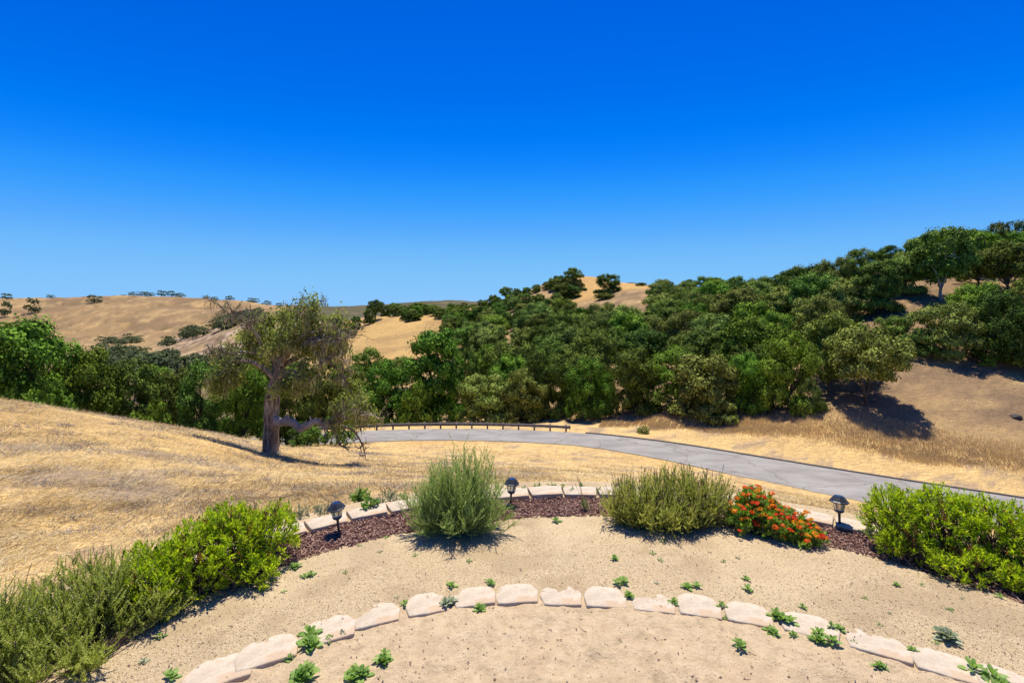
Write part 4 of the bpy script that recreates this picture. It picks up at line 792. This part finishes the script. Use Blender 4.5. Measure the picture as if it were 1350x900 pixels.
# ------------------------------------------------------------------ garden lamps
def ngon(mb, prof_, n=8, r=None, m=0, rot=0):
    a = np.arange(n)/n*2*np.pi+rot; V = np.concatenate([np.stack([np.cos(a)*q, np.sin(a)*q, np.full(n, z)], 1) for q, z in prof_]); Fc = []
    for i in range(len(prof_)-1):
        for j in range(n): k = (j+1) % n; Fc.append((i*n+j, i*n+k, (i+1)*n+k, (i+1)*n+j))
    mb.add(V, Fc, r, m)
def lamp(px, row, tilt, lab, rz):
    x, y = ground_xy(px, row); root = empty('garden_lamp', (x, y, float(gz(x, y))), rz); root.rotation_euler = (0.03, tilt, rz)
    tag(root, lab, 'garden lamp', 'solar lamps in the bark bed')
    mb = MB(); tube(mb, [(0, 0, -.1), (0, 0, .1), (0, 0, .175)], [.012, .014, .016], 10); mb.build('pole', M['black'], root, True)
    mb = MB(); ngon(mb, [(.001, .165), (.03, .17), (.052, .185), (.055, .195), (.046, .197), (.001, .198)]); mb.build('collar', M['black'], root)
    mb = MB(); ngon(mb, [(.043, .198), (.050, .23), (.060, .292)], 12); mb.build('lens', M['glass'], root, True)
    for k in range(4):
        a = k*math.pi/2+.4; mb = MB(); tube(mb, [(math.cos(a)*.05, math.sin(a)*.05, .195), (math.cos(a)*.057, math.sin(a)*.057, .24), (math.cos(a)*.068, math.sin(a)*.068, .297)], .0042, 5); mb.build('cage_bar', M['black'], root)
    mb = MB(); ngon(mb, [(.001, .292), (.09, .292), (.104, .296), (.106, .306), (.09, .318), (.084, .330), (.058, .362), (.055, .366), (.001, .367)], rot=.2); cap = mb.build('cap', M['black'], root)
    mb = MB(); ngon(mb, [(.052, .3665), (.050, .371), (.001, .372)], 4, rot=.2); mb.build('solar_panel', M['panel'], cap)
lamp(447, 702, -.10, 'black solar lamp leaning left beside the large bright green shrub', .3)
lamp(673, 664, .05, 'black solar lamp standing just right of the tall feathery bush', .9)
lamp(1107, 694, .07, 'black solar lamp between the orange flowering bush and the right-hand shrub', 1.7)

# ------------------------------------------------------------------ shrubs
def W(px, Y, row=None, z=None):
    return np.array([(px-CX)/F*Y, Y, z if z is not None else CZ-(row-HY)*Y/F])
def leafy_shrub(name, lab, lobes, seed, nshoot, mat='shiny', L=(.036, .06), cat='shrub', per=11, stem='twig', flowers=None, wr=.3):
    r = np.random.default_rng(seed); base = np.mean([l[0] for l in lobes], 0); base[2] = 0; root = empty(name, tuple(base)); tag(root, lab, cat)
    C = np.array([l[0] for l in lobes])-base; A = np.array([l[1] for l in lobes]); vol = A.prod(1)**.67; pick = r.choice(len(C), nshoot, p=vol/vol.sum())
    d = unit(r.normal(size=(nshoot, 3))); d[:, 2] = np.where(d[:, 2] < -.25, -d[:, 2], d[:, 2]); lump = 1+.22*(vnoise(d[:, 0]*2.3+pick*7+9, d[:, 1]*2.3+d[:, 2]*2)-.5)*2
    k = np.where(r.random(nshoot) < .72, r.uniform(.86, 1.07, nshoot), r.uniform(.45, .88, nshoot))
    P = C[pick]+d*A[pick]*(k*lump)[:, None]; inside = np.zeros(nshoot, bool)
    for c, a in zip(C, A): inside |= (np.linalg.norm((P-c)/a, axis=1) < .55)
    P = P[~inside & (P[:, 2] > .02)]; dd = d[~inside & ((C[pick]+d*A[pick]*(k*lump)[:, None])[:, 2] > .02)]; n = len(P)
    out = unit(dd*.8+np.array([0, 0, .75])+r.normal(size=(n, 3))*.3)
    sm = MB()
    for i in range(0, n, 3):
        b = C[np.argmin(np.linalg.norm(C-P[i], axis=1))]*np.array([.85, .85, 0])+r.normal(size=3)*np.array([.08, .08, 0]); m_ = (b+P[i])/2+r.normal(size=3)*.03+np.array([0, 0, -.05])
        tube(sm, [b, m_, P[i]-out[i]*.06, P[i]], [.007, .005, .0035, .002], 3)
    sm.build('stems', M[stem], root)
    lf = MB(); ph = r.uniform(0, 6.28, (n, per))+np.arange(per)*2.4; back = r.uniform(0, 1, (n, per))**1.0*.085; u, v, _ = frames(out, r.normal(size=(n, 3)))
    u2 = unit(np.cross(out, r.normal(size=(n, 3)))); v2 = np.cross(out, u2); rad = np.cos(ph)[..., None]*u2[:, None]+np.sin(ph)[..., None]*v2[:, None]
    open_ = (.35+back/.085*.9)[..., None]; D = unit(out[:, None]+rad*open_+r.normal(size=(n, per, 3))*.15); P0 = P[:, None]-out[:, None]*back[..., None]+rad*.003
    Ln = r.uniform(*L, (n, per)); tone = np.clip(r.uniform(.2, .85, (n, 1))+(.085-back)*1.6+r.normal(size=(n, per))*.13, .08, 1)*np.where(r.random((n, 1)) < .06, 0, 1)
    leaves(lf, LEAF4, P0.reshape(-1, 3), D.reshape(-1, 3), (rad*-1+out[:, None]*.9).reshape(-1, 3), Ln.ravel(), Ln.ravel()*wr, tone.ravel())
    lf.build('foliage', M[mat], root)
    if flowers:
        nfl, seedf = flowers; rf = np.random.default_rng(seedf); vis = np.argsort(-(P[:, 2]*1.3-P[:, 1]*.8+rf.random(n)*.75)); sel = []
        for i in vis:
            if P[i, 2] > .05 and all(np.linalg.norm(P[i]-P[j]) > .052 for j in sel): sel.append(i)
            if len(sel) >= nfl: break
        mesh_ = []
        for q in range(4):
            fb = MB(); m = 30; dir_ = unit(rf.normal(size=(m, 3))*np.array([1, 1, .6])+np.array([0, 0, .75])); pos = dir_*np.array([.021, .021, .011]); nn = unit(dir_+rf.normal(size=(m, 3))*.2)
            tone = [(.0, .3), (.2, .5), (.35, .8), (.6, 1)][q]; leaves(fb, QUAD, pos, np.cross(nn, rf.normal(size=(m, 3))), nn, .0115, .011, rf.uniform(*tone, m)); mesh_.append(fb.mesh('flower_head', M['petal']))
        for i in sel:
            o = bpy.data.objects.new('flower_head', mesh_[rf.integers(0, 4)]); COL.objects.link(o); o.parent = root; o.location = P[i]+out[i]*.025; o.scale = [rf.uniform(1.1, 1.75)]*3; o.rotation_euler = (rf.uniform(-.4, .4), rf.uniform(-.4, .4), rf.uniform(0, 6))
    return root
leafy_shrub('green_shrub', 'large glossy bright green shrub left of the leftmost lamp', [
    (W(350, 4.9, z=.20), (.28, .34, .37)), (W(300, 4.7, z=.25), (.36, .38, .42)), (W(250, 4.4, z=.20), (.34, .34, .38)), (W(212, 4.15, z=.13), (.27, .28, .30)), (W(330, 4.55, z=.10), (.28, .2, .22)), (W(200, 4.35, z=.18), (.28, .28, .28))], 1, 1900)
leafy_shrub('green_shrub', 'broad glossy bright green shrub at the right edge beyond the flowering bush', [
    (W(1180, 5.2, z=.22), (.30, .34, .38)), (W(1240, 5.1, z=.28), (.38, .38, .42)), (W(1310, 4.9, z=.24), (.42, .36, .40)), (W(1380, 4.7, z=.18), (.42, .36, .38)), (W(1285, 4.65, z=.08), (.4, .2, .20)), (W(1200, 4.95, z=.10), (.28, .2, .22)), (W(1360, 4.45, z=.06), (.3, .18, .18))], 2, 2200)
leafy_shrub('flowering_bush', 'low bush covered in orange and red flower heads right of the spiky bush', [
    (W(995, 5.7, z=.15), (.24, .26, .27)), (W(1028, 5.5, z=.10), (.28, .26, .22)), (W(1055, 5.35, z=.06), (.22, .22, .15)), (W(980, 5.6, z=.12), (.2, .22, .19))], 3, 1300, 'lantana', (.03, .05), 'flowering bush', 8, flowers=(98, 4), wr=.5)

def stem_bush(name, lab, bases, tips, seed, nst, mat, leafL, leafW, per_m, rad=.004, bend=.1, top=None, lay=.55, cat='bush', start=.2, jit=.02, stemmat='twig', parent=None, extra_tall=0.0, sprig=0, sL=.12):
    """many stems rising from the bases to points spread over the tips' ellipsoids, leaves all along"""
    r = np.random.default_rng(seed); base = np.mean([b for b in bases], 0); base = base*np.array([1, 1, 0]); root = empty(name, tuple(base)); tag(root, lab, cat)
    B = np.array(bases)-base; C = np.array([t[0] for t in tips])-base; A = np.array([t[1] for t in tips]); sm = MB(); LP, LD, LU, LL, LR = [], [], [], [], []; SP, SD = [], []
    vol = A.prod(1)**.6; vol /= vol.sum()
    for i in range(nst):
        q = r.choice(len(C), p=vol); d = unit(r.normal(size=3)*np.array([1, 1, .8])); d[2] = abs(d[2])*(1 if r.random() < .8 else -.4); tip = C[q]+d*A[q]*r.uniform(.55, 1.03)*(1+(extra_tall if r.random() < .12 else 0))
        if tip[2] < .04: tip[2] = .04+r.random()*.08
        b = B[np.argmin(np.linalg.norm((B-tip)[:, :2], axis=1)+r.random(len(B))*.15)]+r.normal(size=3)*np.array([.05, .05, 0])
        v = tip-b; L = np.linalg.norm(v); mid = b+v*.5+np.array([v[0]*.12, v[1]*.12, -bend*L*np.sign(1)*abs(v[0])/(L+.01)])+r.normal(size=3)*.015
        pts = smooth_path([b, mid, tip], 8); tube(sm, pts, np.linspace(rad, rad*.35, 8), 3)
        n = max(6, int(L*per_m)); t = r.uniform(start, 1, n)**.8; t.sort(); x = t*7; i0 = np.minimum(x.astype(int), 6); f = (x-i0)[:, None]; p = pts[i0]*(1-f)+pts[i0+1]*f; td = unit(pts[i0+1]-pts[i0])
        rd = unit(np.cross(td, r.normal(size=(n, 3)))); LP.append(p+r.normal(size=(n, 3))*jit*.15); LD.append(unit(td*lay+rd*(1-lay)+r.normal(size=(n, 3))*.12)); LU.append(rd); LL.append(r.uniform(.7, 1.2, n)*np.interp(t, [start, .9, 1], [1, .9, .6]))
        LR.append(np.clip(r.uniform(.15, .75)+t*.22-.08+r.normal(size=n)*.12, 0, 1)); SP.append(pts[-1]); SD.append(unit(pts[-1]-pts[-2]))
        for _ in range(sprig):
            u_ = r.uniform(.35, 1); k_ = int(u_*6.99); p0 = pts[k_]+(pts[k_+1]-pts[k_])*(u_*7-k_ if k_ < 7 else 0); v_ = unit(unit(pts[k_+1]-pts[k_])*.7+unit(r.normal(size=3))*.75+np.array([0, 0, .35])); l_ = sL*r.uniform(.5, 1.3)
            m_ = int(l_*per_m*1.3)+4; tt = np.linspace(.08, 1, m_); pp = p0+v_*(l_*tt)[:, None]+np.array([0, 0, .25])*(l_*tt**2)[:, None]; rd = unit(np.cross(v_, r.normal(size=(m_, 3))))
            LP.append(pp); LD.append(unit(v_*lay+rd*(1-lay)+r.normal(size=(m_, 3))*.12)); LU.append(rd); LL.append(r.uniform(.7, 1.1, m_)*(1.05-tt*.45)); LR.append(np.clip(r.uniform(.3, .9)+tt*.2-.1+r.normal(size=m_)*.1, 0, 1)); tube(sm, [p0, pp[-1]], [.0016, .0008], 3)
    sm.build('stems', M[stemmat], root)
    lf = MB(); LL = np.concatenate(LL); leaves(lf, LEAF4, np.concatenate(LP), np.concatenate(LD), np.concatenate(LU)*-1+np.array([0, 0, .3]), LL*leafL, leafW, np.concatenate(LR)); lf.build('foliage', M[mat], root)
    if top:
        frac, Ls, Ws = top; sp = MB(); SP = np.array(SP); SD = np.array(SD); k = (r.random(len(SP)) < frac) & (SP[:, 2] > .25)
        for p, d in zip(SP[k], SD[k]):
            e = unit(d+np.array([0, 0, .8])); L = Ls*r.uniform(.5, 1.2); tube(sp, [p, p+e*L*.6], [.002, .0015], 3, .2)
            m = 14; t = r.uniform(.45, 1, m); rd = unit(r.normal(size=(m, 3))); leaves(sp, LEAF4, p+e*(L*t)[:, None], unit(e+rd*.7), rd, .016, Ws, r.random(m))
        sp.build('flower_spikes', M['spike'], root)
    return root
stem_bush('feathery_bush', 'tall feathery grey-green bush in the middle of the bark bed', [W(603, 5.62, z=0)], [(W(603, 5.62, z=.42), (.42, .40, .60)), (W(572, 5.62, z=.32), (.34, .3, .44)), (W(636, 5.66, z=.36), (.32, .3, .50)), (W(565, 5.5, z=.18), (.30, .26, .22)), (W(640, 5.5, z=.18), (.28, .26, .24)), (W(602, 5.4, z=.16), (.3, .24, .24))],
          7, 330, 'feather', .028, .006, 110, .003, .12, lay=.58, extra_tall=.28, sprig=9, sL=.15)
stem_bush('spiky_bush', 'wide olive-green bush with upright dry flower spikes left of the orange flowers', [W(845, 5.8, z=0), W(880, 5.75, z=0), W(915, 5.72, z=0)], [(W(848, 5.85, z=.24), (.42, .34, .34)), (W(893, 5.85, z=.27), (.42, .34, .38)), (W(930, 5.85, z=.25), (.34, .32, .32)), (W(822, 5.8, z=.18), (.28, .28, .28)), (W(872, 5.55, z=.12), (.45, .22, .24)), (W(905, 5.6, z=.12), (.35, .22, .22))],
          8, 620, 'lav', .022, .0075, 200, .004, .12, top=(.6, .12, .009), lay=.58, extra_tall=.22, sprig=6, sL=.12)
stem_bush('needle_leaf_bush', 'sprawling dull green needle-leaved bush in the lower left corner', [W(30, 3.35, z=0), W(110, 3.6, z=0), W(-40, 3.2, z=0), W(150, 3.9, z=0)], [(W(165, 4.1, z=.22), (.34, .30, .34)), (W(100, 3.85, z=.26), (.40, .32, .33)), (W(30, 3.55, z=.24), (.42, .32, .34)), (W(-40, 3.3, z=.22), (.4, .32, .34)), (W(60, 3.35, z=.12), (.45, .2, .22)), (W(190, 4.0, z=.14), (.34, .24, .22))],
          9, 620, 'rosemary', .025, .007, 190, .004, .14, top=(.12, .07, .007), lay=.58, sprig=4, sL=.12)
stem_bush('trailing_sprigs', 'long low sprigs trailing under the large bright green shrub at the gravel edge', [W(85, 3.45, z=.03), W(130, 3.6, z=.03)], [(W(190, 4.0, z=.12), (.22, .2, .1)), (W(235, 4.15, z=.10), (.22, .16, .09))], 19, 60, 'rosemary', .024, .006, 170, .004, .05, lay=.6, cat='sprigs')

# low plants along the back of the outer blocks, behind the shrubs
def tuft(px, row, hpx, wpx, lab, name, mat, seed, nst=40, z=0.0, grp=None, cat='plant', lL=.03, lW=.012, top=None, per=120):
    x, y = ground_xy(px, row, z); zz = z; h = hpx*y/F; wd = wpx*y/F/2; c = np.array([x, y, zz+h*.45])
    o = stem_bush(name, lab, [np.array([x, y, zz])], [(c, (wd, min(wd, .3), h*.58))], seed, nst, mat, lL, lW, per, .0028, .05, lay=.5, cat=cat, top=top, start=.15)
    o.location.z = zz
    if grp: o['group'] = grp
    return o
def zmin(px, row): x, y = ground_xy(px, row, -.05); g = math.hypot(x-GC[0], y-GC[1]); return float(max(gz(x, y), hz(x, y) if g > 6 else -9))
tuft(476, 657, 22, 30, 'leafy green weed clump behind the outer blocks left of the feathery bush', 'leafy_weed', 'weed', 31, 26, -.06, lL=.05, lW=.024)
tuft(487, 671, 12, 24, 'low leafy weed growing over the outer blocks left of the feathery bush', 'leafy_weed', 'weed', 32, 20, .02, lL=.05, lW=.024)
tuft(424, 676, 18, 30, 'dull green weed just behind the leftmost lamp', 'leafy_weed', 'greyweed', 33, 26, -.02, lL=.03, lW=.012)
tuft(396, 684, 26, 28, 'thin grey weed between the leftmost lamp and the large green shrub', 'leafy_weed', 'greyweed', 34, 24, -.04)
tuft(510, 660, 16, 46, 'low grey-green sprawl behind the blocks beside the feathery bush', 'leafy_weed', 'greyweed', 35, 46, -.03)
tuft(345, 682, 30, 60, 'dry purplish stems behind the large bright green shrub', 'dry_weed', 'spike', 36, 34, -.05, lL=.018, lW=.006, per=70)
tuft(122, 738, 26, 60, 'dry purplish stems behind the needle-leaved bush at the field edge', 'dry_weed', 'spike', 37, 30, -.15, lL=.018, lW=.006, per=70)
tuft(770, 672, 18, 9, 'small green tuft with tall thin stalks in the bark bed', 'stalk_tuft', 'weed', 38, 14, .0, lL=.03, lW=.006)
for i, (px, row) in enumerate([(692, 649), (708, 645), (727, 644), (744, 646), (752, 652), (786, 652), (655, 648), (765, 645), (531, 662)]):
    tuft(px, row, 9, 13, 'one of the little green sprigs along the back of the outer blocks behind the bark', 'sprig', 'weed', 40+i, 8, -.02, grp='sprigs behind the outer blocks', lL=.035, lW=.015)
def stalks():
    r = np.random.default_rng(8); x, y = ground_xy(770, 672); mb = MB()
    for k in range(4):
        t = np.array([x+r.normal()*.05, y, .28+r.random()*.16]); tube(mb, smooth_path([(x, y, 0), (x+(t[0]-x)*.3, y, .15), t], 6), [.003, .0026, .0022, .002, .0018, .004], 4)
    tag(mb.build('grass_stalks', M['straw_brown']), 'three or four tall thin brown stalks rising from the bark bed', 'stalks')
    x, y = ground_xy(30, 785, -.2); mb = MB(); tube(mb, smooth_path([(x, y, -.25), (x+.03, y, -.05), (x+.07, y+.02, .12)], 5), .0045, 4); tube(mb, [(x+.045, y, .0), (x+.11, y, .02)], .003, 4)
    tag(mb.build('dry_stalk', M['straw']), 'single pale dry stalk standing at the lower left of the field', 'stalk')
stalks()

# ------------------------------------------------------------------ weeds
def weed(px, row, size, lab, grey=False, grp=None, seed=0, tall=.5, name='weed'):
    x, y = ground_xy(px, row, -.03); z = float(gz(x, y)); r = np.random.default_rng(1000+seed); s = size*(1.12 if size > 12 else 1.1)*y/F/2; root = empty(name, (x, y, z)); tag(root, lab, 'weed', grp)
    heads = 1 if size < 20 else (2 if size < 34 else 4); lf = MB(); st = MB()
    for hh in range(heads):
        c = np.array([r.normal()*s*.35, r.normal()*s*.3, 0]) if hh else np.zeros(3); hgt = s*r.uniform(.1, .6)*tall*(1 if size > 12 else .5)
        tube(st, [c+(0, 0, -.01), c+(0, 0, hgt)], .004 if size > 20 else .002, 5)
        n = int(r.integers(9, 15)) if size > 12 else 6
        a = np.arange(n)*2.4+r.random(); e = np.linspace(.15, 1.15, n)+r.normal(size=n)*.12; D = np.stack([np.cos(a)*np.cos(e), np.sin(a)*np.cos(e), np.sin(e)], 1); U = np.stack([-np.cos(a)*np.sin(e), -np.sin(a)*np.sin(e), np.cos(e)], 1)
        L = s*np.linspace(1.0, .5, n)*r.uniform(.75, 1.1, n)*(1 if heads == 1 else .72); P = c+np.stack([np.zeros(n), np.zeros(n), hgt*np.linspace(.1, 1, n)], 1)+D*.004
        leaves(lf, LEAF8, P, D, U, L, L*r.uniform(.42, .56, n), np.clip(r.uniform(.3, .9, n)*(1 if size > 15 else .8), 0, 1))
    st.build('stem', M['twig'], root); lf.build('leaves', M['greyweed' if grey else 'weed'], root)
WD = [(405, 856, 46, 'full green weed rosette on the third block from the left of the near arc', 0), (396, 899, 50, 'large upright weed cut by the bottom edge, left of the pair', 0), (476, 893, 42, 'leafy weed at the bottom edge beneath the fourth near block', 0),
      (504, 878, 34, 'taller weed just up and right of the leafy bottom-edge weed', 0), (224, 897, 30, 'weed in the bottom left below the first near block', 0), (434, 846, 16, 'thin weed right of the full green rosette', 0), (451, 840, 17, 'small grey weed second right of the full rosette', 1),
      (376, 872, 20, 'small weed under the second near block', 0), (594, 798, 30, 'pale grey-green weed left of the sixth near block', 1), (595, 778, 18, 'small weed behind the pale grey-green one at the fifth gap', 0), (633, 803, 28, 'spiky weed in front of the sixth near block', 0),
      (645, 772, 20, 'low weed behind the gap right of the sixth near block', 0), (533, 801, 18, 'weed between the fourth and fifth near blocks', 0), (821, 772, 26, 'bushy weed behind the gap right of the ninth near block', 0), (829, 790, 22, 'upright weed in the gap right of the ninth near block', 0),
      (888, 800, 20, 'weed in the gap left of the eleventh near block', 0), (905, 779, 18, 'left one of two low weeds behind the eleventh near block', 0), (918, 778, 18, 'right one of two low weeds behind the eleventh near block', 0), (952, 803, 17, 'weed in the gap right of the eleventh near block', 0),
      (983, 768, 15, 'upper one of two stacked weeds on the gravel above the twelfth block', 0), (986, 783, 16, 'lower one of two stacked weeds on the gravel above the twelfth block', 0), (1027, 820, 34, 'big dark weed at the gap between twelfth and thirteenth near blocks', 0),
      (1015, 834, 27, 'weed low left of the big dark one at the twelfth gap', 0), (1046, 842, 14, 'small weed right below the big dark one at the twelfth gap', 0), (975, 854, 26, 'dark-stemmed weed alone in the sand below the twelfth block', 0), (1058, 806, 13, 'tiny weed behind the thirteenth near block', 0),
      (1106, 834, 26, 'weed in the gap right of the thirteenth near block', 0), (1080, 850, 34, 'broad weed in front of the thirteenth near block', 0), (1126, 852, 11, 'little dark sprout in sand left of the fourteenth block', 0), (1157, 884, 26, 'leaning weed alone in the sand at the lower right', 0),
      (1203, 862, 16, 'small weed in the gap between the fourteenth and fifteenth blocks', 0), (1245, 846, 38, 'dark grey-green weed on the gravel above the fifteenth block', 1), (1308, 899, 48, 'big fleshy weed over the last near block at the bottom right', 0),
      (1335, 768, 26, 'leafy weed at the foot of the right-hand shrub near the frame edge', 0), (733, 690, 15, 'small weed at the gravel edge in front of the bark, right of centre lamp', 0), (810, 741, 14, 'small weed alone on the gravel above the ninth near block', 0), (401, 764, 20, 'sparse weed on gravel at the right foot of the large green shrub', 0),
      (388, 752, 18, 'leafy sprout tucked under the right edge of the large green shrub', 0), (1182, 775, 13, 'small upright weed on gravel in front of the right-hand shrub', 0), (1318, 790, 15, 'yellowing small weed on gravel near the right edge', 0), (210, 845, 16, 'small weed on gravel below the trailing sprigs', 0), (189, 878, 14, 'tiny weed on gravel near the lower left corner bush', 1)]
for i, (px, row, s, lab, gr) in enumerate(WD): weed(px, row, s, lab, bool(gr), seed=i)
SMALL = [(866, 773), (860, 734), (871, 743), (954, 744), (973, 740), (1030, 718), (956, 816), (1140, 793), (1268, 793), (1252, 809), (1243, 766), (1160, 829), (1173, 814), (1233, 853), (374, 784), (455, 757), (500, 731), (547, 736), (508, 712), (473, 723), (523, 792), (875, 718), (957, 818), (222, 892), (893, 803), (618, 744), (1091, 716), (1215, 775)]
for i, (px, row) in enumerate(SMALL): weed(px, row, 8+(i*7) % 4, 'one of the tiny scattered weed seedlings dotting the gravel and sand', i % 4 == 0, 'tiny seedlings on the gravel', 100+i, .3)

# ------------------------------------------------------------------ dry grass
def blades(mb, P, D, L, W_, rv, r):
    n = len(P); side = unit(np.cross(D, r.normal(size=(n, 3)))); Dn = unit(D); sag = np.array([0, 0, -1.])*(L*.18)[:, None]
    a = P-side*W_[:, None]/2; b = P+side*W_[:, None]/2; m1 = P+Dn*(L*.55)[:, None]; c = m1+side*W_[:, None]*.4; d = m1-side*W_[:, None]*.4; e = P+Dn*L[:, None]+sag
    V = np.stack([a, b, c, d, e], 1).reshape(-1, 3); o = np.arange(n)[:, None]*5; mb.add(V, o+np.array([[0, 1, 2, 3]]), rv); mb.add(V[:0], np.zeros((0, 3), int)); mb.f.append((o+np.array([[3, 2, 4]]))+mb.n-len(V)); mb.r.append(np.asarray(rv, float)); mb.m.append(np.zeros(n, int))
def grass():
    r = np.random.default_rng(77)
    n = 330000; Y = np.exp(r.uniform(math.log(3.4), math.log(56), n)); px = r.uniform(-60, 1420, n); X = (px-CX)/F*Y
    g = np.hypot(X-GC[0], Y-GC[1]); k = (g > 6.35+r.random(n)*.5) & (Y < np.interp(X, NEAR[:, 0], NEAR[:, 1])+.1+fbm(X*.7, X*0, 3, 5)*1.1); X, Y, px, g = X[k], Y[k], px[k], g[k]
    cl = fbm(X*1.3, Y*1.3, 4, 14); k = r.random(len(X)) < np.clip(.62+cl*2.0, .12, 1)*np.clip(1.15-Y/60, .3, 1); X, Y, cl, g = X[k], Y[k], cl[k], g[k]; n = len(X)
    Z = np.maximum(height(X, Y), np.where(g < 6.95, gz(X, Y), -99)); sc = 1+Y/14
    az = 1.2+fbm(X*.6, Y*.6, 3, 40)*7+r.normal(size=n)*.7; up = np.abs(r.normal(size=n))*.33+.05; up = np.where(r.random(n) < .05, r.uniform(.8, 1.4, n), up)
    D = np.stack([np.cos(az)*np.cos(up), np.sin(az)*np.cos(up), np.sin(up)], 1); L = r.uniform(.05, .15, n)*sc**.75*(1+cl); Wd = r.uniform(.0025, .006, n)*sc
    mb = MB(); blades(mb, np.stack([X, Y, Z+.003], 1), D, L, Wd, np.clip(.6+fbm(X*.35, Y*.35, 3, 50)*1.9+fbm(X*1.6, Y*1.6, 3, 51)*1.2+r.normal(size=n)*.24, 0, 1), r)
    # greyer dead clumps standing out of the mat
    cc = 280; cy_ = np.exp(r.uniform(math.log(6), math.log(34), cc)); cp_ = r.uniform(-40, 620, cc); cx_ = (cp_-CX)/F*cy_; g2 = np.hypot(cx_-GC[0], cy_-GC[1]); k = g2 > 7.4; cx_, cy_ = cx_[k], cy_[k]; m = 60; sz = r.uniform(.08, .34, len(cx_))*(1+cy_/30)
    X2 = (cx_[:, None]+r.normal(size=(len(cx_), m))*sz[:, None]).ravel(); Y2 = (cy_[:, None]+r.normal(size=(len(cx_), m))*sz[:, None]*.7).ravel(); q = len(X2); m2 = MB()
    D2 = unit(np.stack([r.normal(size=q), r.normal(size=q), np.abs(r.normal(size=q))*.7+.1], 1)); blades(m2, np.stack([X2, Y2, height(X2, Y2)+.004], 1), D2, r.uniform(.05, .14, q)*(1+Y2/20), r.uniform(.003, .006, q)*(1+Y2/14), r.random(q), r)
    tag(m2.build('dead_weeds', M['deadweed']), 'greyish dead weed litter in loose clumps on the golden field', 'dead weeds', kind='stuff')
    tag(mb.build('dry_grass', M['straw']), 'matted golden dry grass covering the near field', 'grass', kind='stuff')
    # taller weedy band on the far verge
    n = 150000; i = r.uniform(i0+1, 138, n); j = i.astype(int); f = (i-j)[:, None]; B = FAR[j]*(1-f)+FAR[j+1]*f; nn = nrm[j]; e = r.gamma(6, 1.05, n)+1.6; keep = (e < 13); P2 = (B+nn*e[:, None])[keep]; e = e[keep]; X, Y = P2[:, 0], P2[:, 1]
    cl = fbm(X*.45, Y*.45, 4, 60); k = r.random(len(X)) < np.clip(.75+cl*1.6, 0, 1); X, Y, cl, e = X[k], Y[k], cl[k], e[k]; n = len(X); tall = sst(4.2, 5.4, e+cl*2)
    D = unit(np.stack([r.normal(size=n)*.35, r.normal(size=n)*.35, .35+tall], 1)); L = (.10+tall*r.uniform(.15, .42, n)); mb = MB()
    blades(mb, np.stack([X, Y, height(X, Y)-.02], 1), D, L, r.uniform(.012, .03, n), np.clip(.6+cl+r.normal(size=n)*.2, 0, 1), r)
    tag(mb.build('verge_grass', M['straw_brown']), 'tall tawny weeds in a band along the verge beyond the road', 'grass', kind='stuff')
grass()
# ------------------------------------------------------------------ odd things beyond the road
def boulder(px, Y, s, lab):
    bm = bmesh.new(); bmesh.ops.create_icosphere(bm, subdivisions=3, radius=1)
    for v in bm.verts: v.co *= 1+.35*mnoise.noise(v.co*1.3+Vector((px, 0, 0))); v.co.z *= .45
    me = bpy.data.meshes.new('rock'); bm.to_mesh(me); bm.free(); me.materials.append(M['rock']); o = bpy.data.objects.new('rock', me); COL.objects.link(o)
    x = (px-CX)/F*Y; o.location = (x, Y, hz(x, Y)+s*.15); o.scale = (s, s*.8, s); tag(o, lab, 'rock')
boulder(1340, 51, .55, 'dark flat rock on the dry slope at the right edge')
at_row(848, 55.5, 560, 17, 'bushy', 2, 'small green shrub alone on the verge at the foot of the wood', 'oak_bright', name='small_shrub', cat='shrub')
